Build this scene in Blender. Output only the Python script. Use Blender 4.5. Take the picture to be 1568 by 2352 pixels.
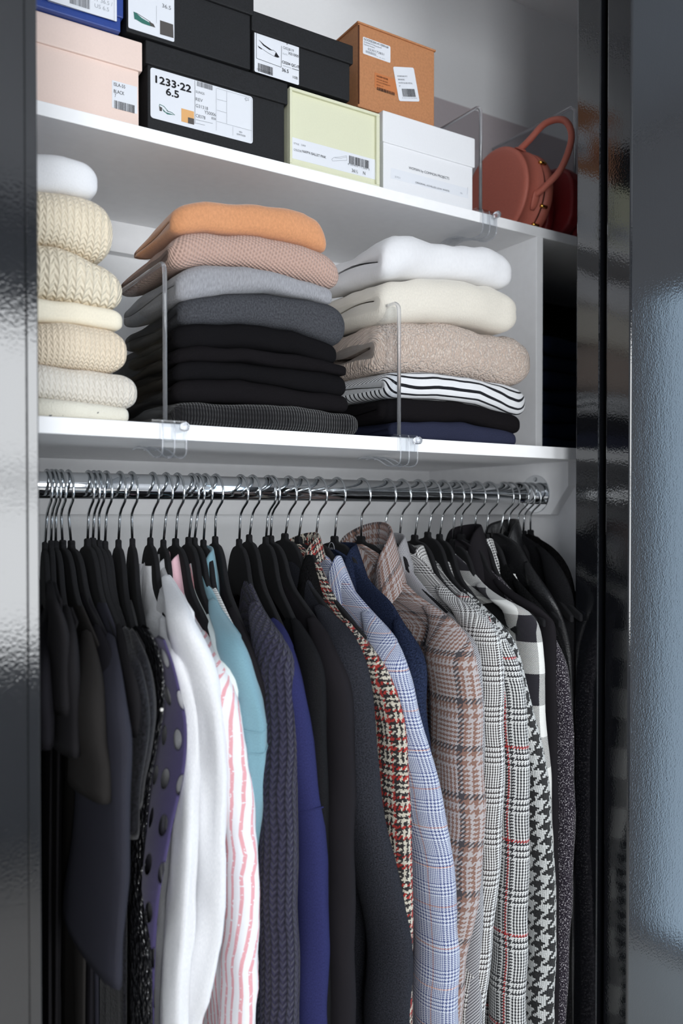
import bpy, math, random
import numpy as np
from mathutils import Vector, Matrix, noise as mnoise

random.seed(7)
sc = bpy.context.scene
for o in list(bpy.data.objects):
    bpy.data.objects.remove(o)
COL = sc.collection

# ------------------------------------------------------------------ camera
H = 1.45                      # eye height above the floor
F = 1942.0                    # focal length in pixels of the 1568 x 2352 frame
YAW = math.radians(32.4)      # the camera looks to the right of the closet's depth axis
TILT = math.radians(0.85)     # and slightly down
YPP = 1211.0
cam_d = bpy.data.cameras.new('camera')
cam = bpy.data.objects.new('camera', cam_d)
COL.objects.link(cam)
cam.location = (0, 0, H)
cam.rotation_euler = (math.pi / 2 - TILT, 0, -YAW)
cam_d.sensor_fit = 'VERTICAL'
cam_d.sensor_height = 36.0
cam_d.lens = F / 2352 * 36
cam_d.shift_y = (YPP - 1176.0) / 2352
cam_d.clip_start = 0.02
cam_d.dof.use_dof = True
cam_d.dof.focus_distance = 1.28
cam_d.dof.aperture_fstop = 3.2
sc.camera = cam

# ------------------------------------------------------------------ world, daylight, exposure
w = bpy.data.worlds.new('world')
sc.world = w
w.use_nodes = True
w.node_tree.nodes['Background'].inputs[0].default_value = (0.62, 0.70, 0.80, 1)
w.node_tree.nodes['Background'].inputs[1].default_value = 0.5


def daylight(name, loc, rot, sx, sz, radiance, col):
    l = bpy.data.lights.new(name, 'AREA')
    l.shape = 'RECTANGLE'
    l.size, l.size_y = sx, sz
    l.energy = radiance * sx * sz * math.pi
    l.color = col
    ob = bpy.data.objects.new(name, l)
    ob.location = loc
    ob.rotation_euler = rot
    COL.objects.link(ob)
    return ob


RY = -2.0                     # wall behind the camera, with two tall windows
RX = 2.4                      # wall to the right, with one window
WIN = [(-1.30, -0.35, 0.85, 2.32), (0.42, 2.0, 0.85, 2.32)]
for (x0, x1, z0, z1), rad in zip(WIN, (11.0, 5.6)):
    daylight('window_daylight', ((x0 + x1) / 2, RY - 0.06, (z0 + z1) / 2), (math.pi / 2, 0, 0), x1 - x0, z1 - z0, rad, (0.955, 0.98, 1.0))
daylight('window_daylight', (RX + 0.06, 0.31, 1.11), (math.pi / 2, 0, math.pi / 2), 0.86, 2.16, 1.9, (0.55, 0.77, 1.0))

sc.cycles.max_bounces = 16
sc.cycles.diffuse_bounces = 10
sc.view_settings.view_transform = 'Standard'
sc.view_settings.look = 'None'
sc.view_settings.gamma = 1.0
sc.view_settings.use_curve_mapping = False
sc.view_settings.exposure = 0.40

# ------------------------------------------------------------------ measuring helpers (photo pixel -> point on a known plane)
_fw = Vector((math.sin(YAW) * math.cos(TILT), math.cos(YAW) * math.cos(TILT), -math.sin(TILT)))
_rt = Vector((math.cos(YAW), -math.sin(YAW), 0))
_up = _rt.cross(_fw)


def ray(px, py):
    return _fw + _rt * ((px - 784) / F) + _up * ((YPP - py) / F)


def atY(px, py, Y):
    r = ray(px, py)
    t = Y / r.y
    return Vector((r.x * t, Y, H + r.z * t))


def atX(px, py, X):
    r = ray(px, py)
    t = X / r.x
    return Vector((X, r.y * t, H + r.z * t))


# key planes of the closet
Y_ROD, Z_ROD, R_ROD = 1.15, H + 0.039, 0.0178
Y_BACK = 1.492
Y_LO, Y_UP = 1.031, 1.136          # front edges of the lower and the upper shelf
Z_LO0, Z_LO1 = H + 0.096, H + 0.1165
Z_UP0, Z_UP1 = H + 0.516, H + 0.5345
X_CLEAT = 1.164

# ------------------------------------------------------------------ node helpers and materials


def lin(c):
    return tuple(((v / 255.0) / 12.92 if v / 255.0 <= 0.04045 else ((v / 255.0 + 0.055) / 1.055) ** 2.4) for v in c[:3]) + (1,)


class NT:
    def __init__(s, name):
        s.m = bpy.data.materials.new(name)
        s.m.use_nodes = True
        s.t = s.m.node_tree
        s.b = s.t.nodes['Principled BSDF']
        s.out = s.t.nodes['Material Output']
        s._uv = None

    def link(s, a, b):
        s.t.links.new(a, b)

    def node(s, typ, **kw):
        n = s.t.nodes.new(typ)
        for k, v in kw.items():
            setattr(n, k, v)
        return n

    def put(s, sock, v):
        if isinstance(v, bpy.types.NodeSocket):
            s.link(v, sock)
        elif isinstance(v, (tuple, list)) and len(v) == 3 and sock.type == 'RGBA':
            sock.default_value = tuple(v) + (1,)
        else:
            sock.default_value = v

    def math(s, op, a, b=0.0, c=0.0, clamp=False):
        n = s.node('ShaderNodeMath', operation=op)
        n.use_clamp = clamp
        s.put(n.inputs[0], a)
        s.put(n.inputs[1], b)
        s.put(n.inputs[2], c)
        return n.outputs[0]

    def uv(s):
        if s._uv is None:
            n = s.node('ShaderNodeUVMap')
            n.uv_map = 'UVMap'
            x = s.node('ShaderNodeSeparateXYZ')
            s.link(n.outputs[0], x.inputs[0])
            s._uv = (x.outputs[0], x.outputs[1], n.outputs[0])
        return s._uv

    def vec(s, x, y, z=0.0):
        n = s.node('ShaderNodeCombineXYZ')
        s.put(n.inputs[0], x)
        s.put(n.inputs[1], y)
        s.put(n.inputs[2], z)
        return n.outputs[0]

    def obj(s):
        return s.node('ShaderNodeTexCoord').outputs['Object']

    def noise(s, vec, scale, detail=2.0, rough=0.5):
        n = s.node('ShaderNodeTexNoise')
        s.put(n.inputs['Vector'], vec)
        n.inputs['Scale'].default_value = scale
        n.inputs['Detail'].default_value = detail
        n.inputs['Roughness'].default_value = rough
        return n.outputs[0]

    def voronoi(s, vec, scale, feature='F1'):
        n = s.node('ShaderNodeTexVoronoi', feature=feature)
        s.put(n.inputs['Vector'], vec)
        n.inputs['Scale'].default_value = scale
        return n

    def ramp(s, fac, stops, interp='LINEAR'):
        n = s.node('ShaderNodeValToRGB')
        n.color_ramp.interpolation = interp
        e = n.color_ramp.elements
        while len(e) < len(stops):
            e.new(0.5)
        for i, (p, c) in enumerate(stops):
            e[i].position = p
        for i, (p, c) in enumerate(stops):
            e[i].color = tuple(c) if len(c) == 4 else tuple(c) + (1,)
        s.put(n.inputs[0], fac)
        return n.outputs[0]

    def mix(s, fac, a, b, blend='MIX'):
        n = s.node('ShaderNodeMix', data_type='RGBA', blend_type=blend)
        s.put(n.inputs[0], fac)
        s.put(n.inputs[6], a)
        s.put(n.inputs[7], b)
        return n.outputs[2]

    def bump(s, h, strength=0.4, dist=0.002):
        n = s.node('ShaderNodeBump')
        n.inputs['Strength'].default_value = strength
        n.inputs['Distance'].default_value = dist
        s.put(n.inputs['Height'], h)
        s.link(n.outputs[0], s.b.inputs['Normal'])

    def base(s, col, rough=0.6, spec=0.5, sheen=0.0):
        s.put(s.b.inputs['Base Color'], col)
        s.put(s.b.inputs['Roughness'], rough)
        s.b.inputs['Specular IOR Level'].default_value = spec
        if sheen:
            s.b.inputs['Sheen Weight'].default_value = sheen
            s.b.inputs['Sheen Roughness'].default_value = 0.5
        return s


MATS = {}


def reg(name):
    def d(f):
        MATS[name] = f
        return f
    return d


_cache = {}


def M(name):
    if name not in _cache:
        _cache[name] = MATS[name]().m
    return _cache[name]


def simple(name, rgb, rough=0.6, spec=0.5, metal=0.0, nscale=0, nbump=0.0, nvar=0.0):
    def f():
        n = NT(name)
        c = lin(rgb)
        if nvar:
            fac = n.noise(n.obj(), nscale, 3)
            c = n.ramp(fac, [(0.3, tuple(v * (1 - nvar) for v in c[:3]) + (1,)), (0.7, tuple(min(1, v * (1 + nvar)) for v in c[:3]) + (1,))])
        n.base(c, rough, spec)
        n.b.inputs['Metallic'].default_value = metal
        if nbump:
            n.bump(n.noise(n.obj(), nscale, 3), nbump, 0.001)
        return n
    MATS[name] = f


simple('white_paint', (246, 246, 247), 0.45, 0.5, 0, 60, 0.08, 0.015)
simple('wall_paint', (249, 250, 251), 0.7, 0.3, 0, 220, 0.05, 0.01)
simple('mauve_shade', (200, 191, 194), 0.7, 0.3, 0, 220, 0.05, 0.02)
simple('cubby_shade', (34, 36, 42), 0.6, 0.3, 0, 60, 0.05, 0.05)
simple('floor_pale', (226, 221, 214), 0.5, 0.3, 0, 8, 0.02, 0.03)
simple('room_paint', (186, 188, 192), 0.8, 0.2, 0, 40, 0.02, 0.02)
simple('chrome', (228, 230, 232), 0.06, 0.5, 1.0)
simple('hook_steel', (205, 208, 210), 0.16, 0.5, 1.0)
simple('brass', (214, 168, 84), 0.25, 0.5, 1.0)
simple('label_white', (222, 225, 231), 0.5, 0.4)
simple('ink_black', (22, 22, 26), 0.6, 0.3)
simple('ink_grey', (105, 107, 112), 0.6, 0.3)
simple('ink_pale', (165, 168, 174), 0.6, 0.3)
simple('ink_green', (52, 108, 98), 0.6, 0.3)
simple('ink_taupe', (82, 78, 76), 0.6, 0.3)
simple('ink_tan', (222, 170, 112), 0.6, 0.3)
simple('ink_brown', (84, 46, 26), 0.6, 0.3)
simple('label_kraft', (190, 118, 72), 0.6, 0.3)
simple('button_gold', (190, 160, 110), 0.3, 0.5, 0.8)
simple('pearl', (225, 222, 215), 0.25, 0.6)
simple('shirt_button', (226, 226, 224), 0.35, 0.5)


def card(name, rgb, rough=0.55, grain=500, var=0.05, bump=0.15):
    def f():
        n = NT(name)
        c = lin(rgb)
        fac = n.noise(n.obj(), grain, 2)
        lo = tuple(v * (1 - var) for v in c[:3]) + (1,)
        hi = tuple(min(1, v * (1 + var)) for v in c[:3]) + (1,)
        n.base(n.ramp(fac, [(0.3, lo), (0.7, hi)]), rough, 0.4)
        n.bump(fac, bump, 0.0006)
        return n
    MATS[name] = f


card('card_pink', (232, 209, 198), 0.5, 400, 0.015, 0.05)
card('card_black', (19, 20, 23), 0.7, 420, 0.4, 0.5)
card('card_cream', (216, 217, 190), 0.5, 400, 0.015, 0.05)
card('card_white', (228, 229, 232), 0.5, 400, 0.01, 0.05)
card('card_blue', (40, 66, 138), 0.4, 300, 0.05, 0.05)
card('card_kraft', (180, 124, 84), 0.7, 260, 0.09, 0.15)
card('leather_tan', (184, 104, 88), 0.55, 700, 0.08, 0.25)
card('leather_red', (120, 30, 32), 0.5, 500, 0.12, 0.2)
card('velvet_black', (15, 15, 18), 0.97, 900, 0.5, 0.6)


@reg('lacquer')
def _():
    n = NT('lacquer')
    n.base((0.006, 0.0065, 0.008, 1), 0.07, 0.5)
    n.b.inputs['IOR'].default_value = 1.8
    mp = n.node('ShaderNodeMapping')
    n.link(n.obj(), mp.inputs[0])
    mp.inputs['Scale'].default_value = (1, 1, 0.25)
    h = n.math('ADD', n.math('MULTIPLY', n.noise(mp.outputs[0], 90, 3, 0.6), 0.7), n.noise(n.obj(), 300, 2, 0.5))
    n.bump(h, 0.10, 0.0012)
    return n


@reg('acrylic')
def _():
    n = NT('acrylic')
    tr = n.node('ShaderNodeBsdfTransparent')
    tr.inputs[0].default_value = (0.93, 0.94, 0.95, 1)
    gl = n.node('ShaderNodeBsdfGlossy')
    gl.inputs['Roughness'].default_value = 0.03
    fr = n.node('ShaderNodeFresnel')
    fr.inputs[0].default_value = 1.49
    mx = n.node('ShaderNodeMixShader')
    ge = n.node('ShaderNodeNewGeometry')
    n.link(n.math('MULTIPLY', fr.outputs[0], n.math('SUBTRACT', 1.0, ge.outputs['Backfacing'])), mx.inputs[0])
    n.link(tr.outputs[0], mx.inputs[1])
    n.link(gl.outputs[0], mx.inputs[2])
    n.link(mx.outputs[0], n.out.inputs[0])
    return n


@reg('acrylic_edge')
def _():
    n = NT('acrylic_edge')
    n.base((0.90, 0.91, 0.94, 1), 0.06, 0.5)
    n.b.inputs['IOR'].default_value = 1.49
    n.b.inputs['Transmission Weight'].default_value = 0.9
    return n


# ---- fabrics (all on a UV map that is measured in metres along the cloth)
def cloth(name, rgb, nscale=900, var=0.2, bump=0.35, rough=0.9, sheen=0.15, dist=0.0012, spec=0.2, streak=None):
    def f():
        n = NT(name)
        u, v, uvv = n.uv()
        c = lin(rgb)
        vec = uvv if streak is None else n.vec(n.math('MULTIPLY', u, streak[0]), n.math('MULTIPLY', v, streak[1]))
        fac = n.noise(vec, nscale, 3, 0.6)
        lo = tuple(x * (1 - var) for x in c[:3]) + (1,)
        hi = tuple(min(1, x * (1 + var)) for x in c[:3]) + (1,)
        if max(rgb) < 110:
            sheen_, spec_ = (0.0 if sheen < 0.3 else 0.12), (spec if rough < 0.5 else 0.08)
        else:
            sheen_, spec_ = sheen, spec
        n.base(n.ramp(fac, [(0.32, lo), (0.68, hi)]), rough, spec_, sheen_)
        n.bump(fac, bump, dist)
        return n
    MATS[name] = f


cloth('black_jersey', (28, 27, 31), 1400, 0.25, 0.25)
cloth('black_crepe', (31, 30, 32), 1500, 0.3, 0.3)
cloth('brown_black', (41, 39, 38), 1500, 0.25, 0.3)
cloth('charcoal_jersey', (47, 47, 55), 1600, 0.25, 0.3)
cloth('black_wool', (25, 25, 27), 700, 0.5, 0.7, dist=0.002)
cloth('black_suit', (31, 29, 32), 1600, 0.25, 0.25)
cloth('black_velvet', (23, 23, 27), 250, 0.9, 0.5, 0.6, 0.6, 0.002)
cloth('black_fuzzy', (17, 17, 18), 330, 0.8, 1.0, dist=0.004)
cloth('black_leather', (24, 24, 26), 260, 0.2, 0.5, 0.32, 0.0, 0.002, 0.5)
cloth('charcoal_boucle', (47, 48, 54), 520, 0.6, 1.0, dist=0.003)
cloth('navy_boucle', (36, 44, 66), 420, 0.75, 1.0, dist=0.003)
cloth('navy_wool', (42, 44, 84), 900, 0.25, 0.4, streak=(1, 0.5))
cloth('mint_cotton', (222, 232, 230), 700, 0.04, 0.2)
cloth('chambray', (116, 152, 164), 1500, 0.12, 0.25, streak=(1, 0.3))
cloth('orange_cashmere', (202, 142, 100), 300, 0.10, 0.5, sheen=0.35)
cloth('white_fleece', (224, 224, 226), 200, 0.02, 0.2, sheen=0.2)
cloth('cream_smooth', (232, 223, 202), 500, 0.04, 0.3, sheen=0.2)
cloth('cream_wool', (220, 214, 202), 420, 0.05, 0.5, sheen=0.3)
cloth('white_knit', (224, 224, 226), 600, 0.03, 0.5)
cloth('grey_melange', (146, 146, 150), 600, 0.2, 0.5, sheen=0.2, streak=(1, 0.35))
cloth('charcoal_melange', (66, 67, 71), 480, 0.38, 0.5, sheen=0.2)
cloth('black_cashmere', (17, 16, 18), 900, 0.3, 0.4)
cloth('black_knit', (20, 18, 20), 900, 0.3, 0.4)
cloth('navy_jersey', (44, 47, 66), 900, 0.25, 0.4)
cloth('denim', (20, 28, 46), 900, 0.3, 0.3)
cloth('black_pile', (15, 14, 15), 300, 0.8, 1.0, dist=0.004)
cloth('grey_trim', (215, 215, 210), 300, 0.4, 1.0)


@reg('white_linen')
def _():
    n = NT('white_linen')
    u, v, uvv = n.uv()
    f = n.noise(n.vec(n.math('MULTIPLY', u, 3.0), n.math('MULTIPLY', v, 0.5)), 420, 3)
    n.base(n.ramp(f, [(0.3, lin((214, 215, 218))), (0.7, lin((228, 228, 230)))]), 0.9, 0.2, 0.1)
    h = n.math('ADD', n.math('MULTIPLY', n.noise(uvv, 26, 3, 0.6), 3.0), f)
    n.bump(h, 0.25, 0.003)
    return n


@reg('teddy')
def _():
    n = NT('teddy')
    u, v, uvv = n.uv()
    vo = n.voronoi(uvv, 330)
    f = n.math('ADD', vo.outputs['Distance'], n.noise(uvv, 160, 3))
    n.base(n.ramp(f, [(0.55, lin((238, 222, 208))), (1.2, lin((196, 176, 162)))]), 0.95, 0.1, 0.4)
    n.bump(n.math('MULTIPLY', f, -1.0), 1.0, 0.004)
    return n


@reg('speckled_cream')
def _():
    n = NT('speckled_cream')
    u, v, uvv = n.uv()
    f = n.math('GREATER_THAN', n.noise(uvv, 190, 1), 0.70)
    n.base(n.mix(f, lin((222, 218, 204)), lin((90, 88, 90))), 0.95, 0.1, 0.3)
    n.bump(n.noise(uvv, 400, 3), 0.6, 0.002)
    return n


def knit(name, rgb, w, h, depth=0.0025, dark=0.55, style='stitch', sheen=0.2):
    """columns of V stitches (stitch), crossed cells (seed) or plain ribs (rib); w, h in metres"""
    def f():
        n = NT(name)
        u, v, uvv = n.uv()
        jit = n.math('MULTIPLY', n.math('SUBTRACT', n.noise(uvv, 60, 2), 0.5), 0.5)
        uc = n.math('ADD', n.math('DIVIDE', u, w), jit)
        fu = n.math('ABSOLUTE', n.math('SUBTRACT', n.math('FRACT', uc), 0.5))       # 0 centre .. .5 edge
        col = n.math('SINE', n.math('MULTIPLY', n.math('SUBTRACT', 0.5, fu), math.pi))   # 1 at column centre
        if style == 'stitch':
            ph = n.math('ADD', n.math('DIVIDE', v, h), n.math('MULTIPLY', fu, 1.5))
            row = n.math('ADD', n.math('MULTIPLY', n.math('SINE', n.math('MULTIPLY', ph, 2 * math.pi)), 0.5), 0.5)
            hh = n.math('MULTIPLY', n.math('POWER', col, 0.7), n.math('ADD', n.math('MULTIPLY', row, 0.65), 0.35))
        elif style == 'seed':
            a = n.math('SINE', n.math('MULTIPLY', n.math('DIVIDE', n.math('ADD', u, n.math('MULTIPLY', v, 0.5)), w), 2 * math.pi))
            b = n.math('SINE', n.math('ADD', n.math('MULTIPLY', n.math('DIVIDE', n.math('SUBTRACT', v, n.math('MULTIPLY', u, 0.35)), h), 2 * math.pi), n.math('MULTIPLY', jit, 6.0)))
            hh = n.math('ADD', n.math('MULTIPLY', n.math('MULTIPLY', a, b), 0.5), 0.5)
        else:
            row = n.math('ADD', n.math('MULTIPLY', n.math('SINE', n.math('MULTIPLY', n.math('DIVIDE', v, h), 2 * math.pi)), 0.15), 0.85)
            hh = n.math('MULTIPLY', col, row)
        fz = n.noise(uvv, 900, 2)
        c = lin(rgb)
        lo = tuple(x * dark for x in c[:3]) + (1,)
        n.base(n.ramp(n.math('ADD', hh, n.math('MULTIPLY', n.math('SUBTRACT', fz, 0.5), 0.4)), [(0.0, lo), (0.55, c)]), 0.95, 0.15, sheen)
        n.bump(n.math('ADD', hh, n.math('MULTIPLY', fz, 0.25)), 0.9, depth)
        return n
    MATS[name] = f


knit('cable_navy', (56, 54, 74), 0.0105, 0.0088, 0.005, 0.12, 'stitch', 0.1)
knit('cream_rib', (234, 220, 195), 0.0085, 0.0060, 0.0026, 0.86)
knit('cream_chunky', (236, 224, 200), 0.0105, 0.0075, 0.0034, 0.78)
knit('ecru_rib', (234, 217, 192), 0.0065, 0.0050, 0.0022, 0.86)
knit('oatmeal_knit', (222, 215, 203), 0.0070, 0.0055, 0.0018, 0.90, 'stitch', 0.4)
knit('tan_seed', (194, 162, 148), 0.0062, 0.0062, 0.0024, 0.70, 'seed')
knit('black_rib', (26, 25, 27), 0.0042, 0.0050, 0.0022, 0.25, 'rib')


def weave(name, size, warp, weft, twill=4, over=None, bump=0.5, rough=0.9, fuzz=0.12, jit=0.0, dark=1.0):
    """real twill weave: warp / weft are lists of (number of threads, colour); size = thread width"""
    def f():
        n = NT(name)
        u, v, uvv = n.uv()
        if jit:
            j1 = n.math('MULTIPLY', n.math('SUBTRACT', n.noise(uvv, 110, 2), 0.5), jit)
            j2 = n.math('MULTIPLY', n.math('SUBTRACT', n.noise(n.vec(v, u, 0.3), 110, 2), 0.5), jit)
            u = n.math('ADD', u, j1)
            v = n.math('ADD', v, j2)
        i = n.math('FLOOR', n.math('DIVIDE', u, size))
        j = n.math('FLOOR', n.math('DIVIDE', v, size))

        def band(idx, spec):
            tot = sum(k for k, _ in spec)
            pos = n.math('DIVIDE', n.math('ADD', n.math('FLOORED_MODULO', idx, float(tot)), 0.5), float(tot))
            st, a = [], 0
            for k, c in spec:
                st.append((a / tot, lin(c)))
                a += k
            return n.ramp(pos, st, 'CONSTANT')
        cw, cf = band(i, warp), band(j, weft)
        if twill == 4:
            sel = n.math('LESS_THAN', n.math('FLOORED_MODULO', n.math('ADD', i, j), 4.0), 1.5)
        else:
            sel = n.math('LESS_THAN', n.math('FLOORED_MODULO', n.math('ADD', i, j), 2.0), 0.5)
        c = n.mix(sel, cw, cf)
        if over:
            for (axis, period, width, offs, col) in over:
                src = u if axis == 'u' else v
                msk = n.math('LESS_THAN', n.math('FLOORED_MODULO', n.math('ADD', src, offs), period), width)
                msk = n.math('MULTIPLY', msk, sel if axis == 'v' else n.math('SUBTRACT', 1.0, sel))
                c = n.mix(msk, c, lin(col))
        fz = n.noise(uvv, 1100, 2)
        c = n.mix(n.math('MULTIPLY', fz, fuzz * 2), c, lin((128 * dark, 126 * dark, 126 * dark)))
        n.base(c, rough, 0.15, 0.1)
        su = n.math('ABSOLUTE', n.math('SINE', n.math('MULTIPLY', n.math('DIVIDE', u, size), math.pi)))
        sv = n.math('ABSOLUTE', n.math('SINE', n.math('MULTIPLY', n.math('DIVIDE', v, size), math.pi)))
        n.bump(n.math('ADD', n.math('MULTIPLY', n.math('ADD', su, sv), 0.5), fz), bump, size * 0.8)
        return n
    MATS[name] = f


BK, WH = (26, 26, 32), (232, 232, 230)
BR = (52, 44, 44)
weave('hound_brown', 0.00092, [(4, BR), (4, WH)] * 4 + [(2, BR), (2, WH)] * 8, [(4, BR), (4, WH)] * 4 + [(2, BR), (2, WH)] * 8)
weave('glen_red', 0.00115, [(4, BK), (4, WH)] * 3 + [(2, BK), (2, WH)] * 9, [(4, BK), (4, WH)] * 3 + [(2, BK), (2, WH)] * 9,
      over=[('u', 0.142, 0.0035, 0.06, (200, 34, 36)), ('v', 0.142, 0.0040, 0.02, (200, 34, 36))])
NB, LB = (52, 70, 128), (222, 228, 238)
weave('glen_blue', 0.00064, [(4, NB), (4, LB)] * 4 + [(2, NB), (2, LB)] * 8, [(4, NB), (4, LB)] * 4 + [(2, NB), (2, LB)] * 8,
      over=[('u', 0.058, 0.0015, 0.01, (226, 160, 110)), ('v', 0.058, 0.0016, 0.03, (226, 150, 100))])
BN, GG = (148, 106, 89), (202, 194, 194)
DG = (48, 44, 52)
weave('plaid_brown', 0.00165, [(4, BN), (4, GG)] * 2 + [(2, BN), (2, GG)] * 5 + [(5, DG)], [(4, BN), (4, GG)] * 2 + [(2, BN), (2, GG)] * 5 + [(5, DG)], fuzz=0.22, bump=0.7, jit=0.0012)
weave('hound_big', 0.0030, [(4, (24, 26, 28)), (4, (234, 236, 234))], [(4, (24, 26, 28)), (4, (234, 236, 234))], fuzz=0.10, jit=0.004, bump=0.9)
weave('buffalo', 0.00125, [(28, (30, 28, 36)), (28, (238, 238, 234))], [(40, (30, 28, 36)), (40, (238, 238, 234))], twill=2, fuzz=0.05)
weave('gingham', 0.0011, [(3, BK), (3, WH)], [(3, BK), (3, WH)], twill=2)
weave('herring_grey', 0.0011, [(1, (200, 200, 202)), (1, (190, 190, 194))], [(1, (78, 78, 84)), (1, (92, 92, 98))])
RD, CR, KB = (188, 44, 34), (232, 224, 206), (34, 28, 30)
weave('tweed_red', 0.0019, [(2, KB), (2, CR), (2, KB), (2, CR), (2, RD), (2, KB)], [(3, CR), (2, KB), (2, RD), (2, KB), (3, CR), (3, RD), (2, KB), (2, CR), (2, KB)], jit=0.007, bump=1.0, fuzz=0.05)
weave('stripe_tee', 0.0006, [(1, WH)], [(8, WH), (4, BK)], twill=2, fuzz=0.03)


@reg('speckled_tweed')
def _():
    n = NT('speckled_tweed')
    u, v, uvv = n.uv()
    a = n.noise(n.vec(n.math('MULTIPLY', u, 1.0), n.math('MULTIPLY', v, 0.6)), 620, 2, 0.6)
    f = n.math('GREATER_THAN', a, 0.60)
    n.base(n.mix(f, lin((40, 35, 44)), lin((205, 200, 204))), 0.95, 0.1, 0.1)
    n.bump(a, 0.9, 0.002)
    return n


@reg('pink_stripe')
def _():
    n = NT('pink_stripe')
    u, v, uvv = n.uv()
    un = n.math('ADD', u, n.math('MULTIPLY', v, 0.10))
    p = n.math('FLOORED_MODULO', un, 0.0150)
    s = n.math('LESS_THAN', p, 0.0050)
    brk = n.math('GREATER_THAN', n.noise(n.vec(n.math('MULTIPLY', u, 0.8), v), 260, 1), 0.36)
    n.base(n.mix(n.math('MULTIPLY', s, brk), lin((226, 226, 229)), lin((218, 160, 166))), 0.9, 0.2, 0.1)
    n.bump(n.noise(uvv, 30, 3), 0.25, 0.006)
    return n


@reg('pink_collar')
def _():
    n = NT('pink_collar')
    u, v, uvv = n.uv()
    f = n.noise(n.vec(n.math('MULTIPLY', u, 4.0), v), 500, 2)
    n.base(n.ramp(f, [(0.3, lin((230, 180, 192))), (0.7, lin((240, 204, 212)))]), 0.9, 0.2)
    return n


@reg('breton')
def _():
    n = NT('breton')
    u, v, uvv = n.uv()
    p = n.math('FLOORED_MODULO', n.math('ADD', v, n.math('MULTIPLY', n.noise(uvv, 14, 2), 0.004)), 0.0098)
    s = n.math('LESS_THAN', p, 0.0031)
    n.base(n.mix(s, lin((224, 225, 227)), lin((26, 27, 32))), 0.9, 0.15, 0.1)
    n.bump(n.noise(uvv, 700, 2), 0.3, 0.001)
    return n


@reg('eyelet_navy')
def _():
    n = NT('eyelet_navy')
    u, v, uvv = n.uv()
    a = n.math('DIVIDE', u, 0.034)
    b = n.math('DIVIDE', v, 0.050)
    sh = n.math('MULTIPLY', n.math('FLOORED_MODULO', n.math('FLOOR', b), 2.0), 0.5)
    x = n.math('SUBTRACT', n.math('FRACT', n.math('ADD', a, sh)), 0.5)
    y = n.math('SUBTRACT', n.math('FRACT', b), 0.5)
    d = n.math('ADD', n.math('POWER', n.math('MULTIPLY', x, 4.0), 2.0), n.math('POWER', n.math('MULTIPLY', y, 4.2), 2.0))
    hole = n.math('LESS_THAN', d, 1.0)
    rim = n.math('LESS_THAN', d, 1.35)
    n.base(n.mix(rim, lin((70, 62, 104)), lin((48, 42, 76))), 0.8, 0.3, 0.2)
    n.bump(n.math('ADD', n.noise(uvv, 700, 2), n.math('MULTIPLY', rim, 1.5)), 0.4, 0.0015)
    n.link(n.math('SUBTRACT', 1.0, hole), n.b.inputs['Alpha'])
    return n


@reg('sequin_black')
def _():
    n = NT('sequin_black')
    u, v, uvv = n.uv()
    vo = n.voronoi(n.vec(u, n.math('MULTIPLY', v, 0.6)), 210)
    n.base((0.012, 0.012, 0.014, 1), 0.22, 0.6)
    k = n.node('ShaderNodeSeparateXYZ')
    n.link(vo.outputs['Color'], k.inputs[0])
    n.bump(n.math('ADD', n.math('MULTIPLY', k.outputs[0], 1.2), vo.outputs['Distance']), 1.0, 0.006)
    return n


# ------------------------------------------------------------------ object helpers
def props(o, label=None, cat=None, group=None, kind=None):
    if label:
        o['label'] = label
    if cat:
        o['category'] = cat
    if group:
        o['group'] = group
    if kind:
        o['kind'] = kind
    return o


def empty(name, loc, label=None, cat=None, group=None):
    o = bpy.data.objects.new(name, None)
    o.empty_display_size = 0.03
    o.location = loc
    COL.objects.link(o)
    return props(o, label, cat, group)


def mesh(name, V, Fc, mat, parent=None, uv=None, smooth=False, label=None):
    """V in world coordinates (parents only translate)"""
    me = bpy.data.meshes.new(name)
    V = np.asarray(V, dtype=float)
    off = np.array(wloc(parent)) if parent else np.zeros(3)
    me.from_pydata((V - off).tolist(), [], [list(map(int, f)) for f in Fc])
    if uv is not None:
        l = me.uv_layers.new(name='UVMap')
        uv = np.asarray(uv, dtype=np.float32)
        li = np.empty(len(me.loops), dtype=np.int32)
        me.loops.foreach_get('vertex_index', li)
        if uv.shape[0] == len(me.loops) and uv.shape[0] != len(V):
            l.data.foreach_set('uv', uv.ravel())
        else:
            l.data.foreach_set('uv', uv[li].ravel())
    if smooth:
        me.polygons.foreach_set('use_smooth', [True] * len(me.polygons))
    me.materials.append(M(mat))
    me.update()
    o = bpy.data.objects.new(name, me)
    COL.objects.link(o)
    if parent:
        o.parent = parent
    if label:
        o['label'] = label
    return o


def wloc(o):
    p = Vector((0, 0, 0))
    while o is not None:
        p += o.location
        o = o.parent
    return p


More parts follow.
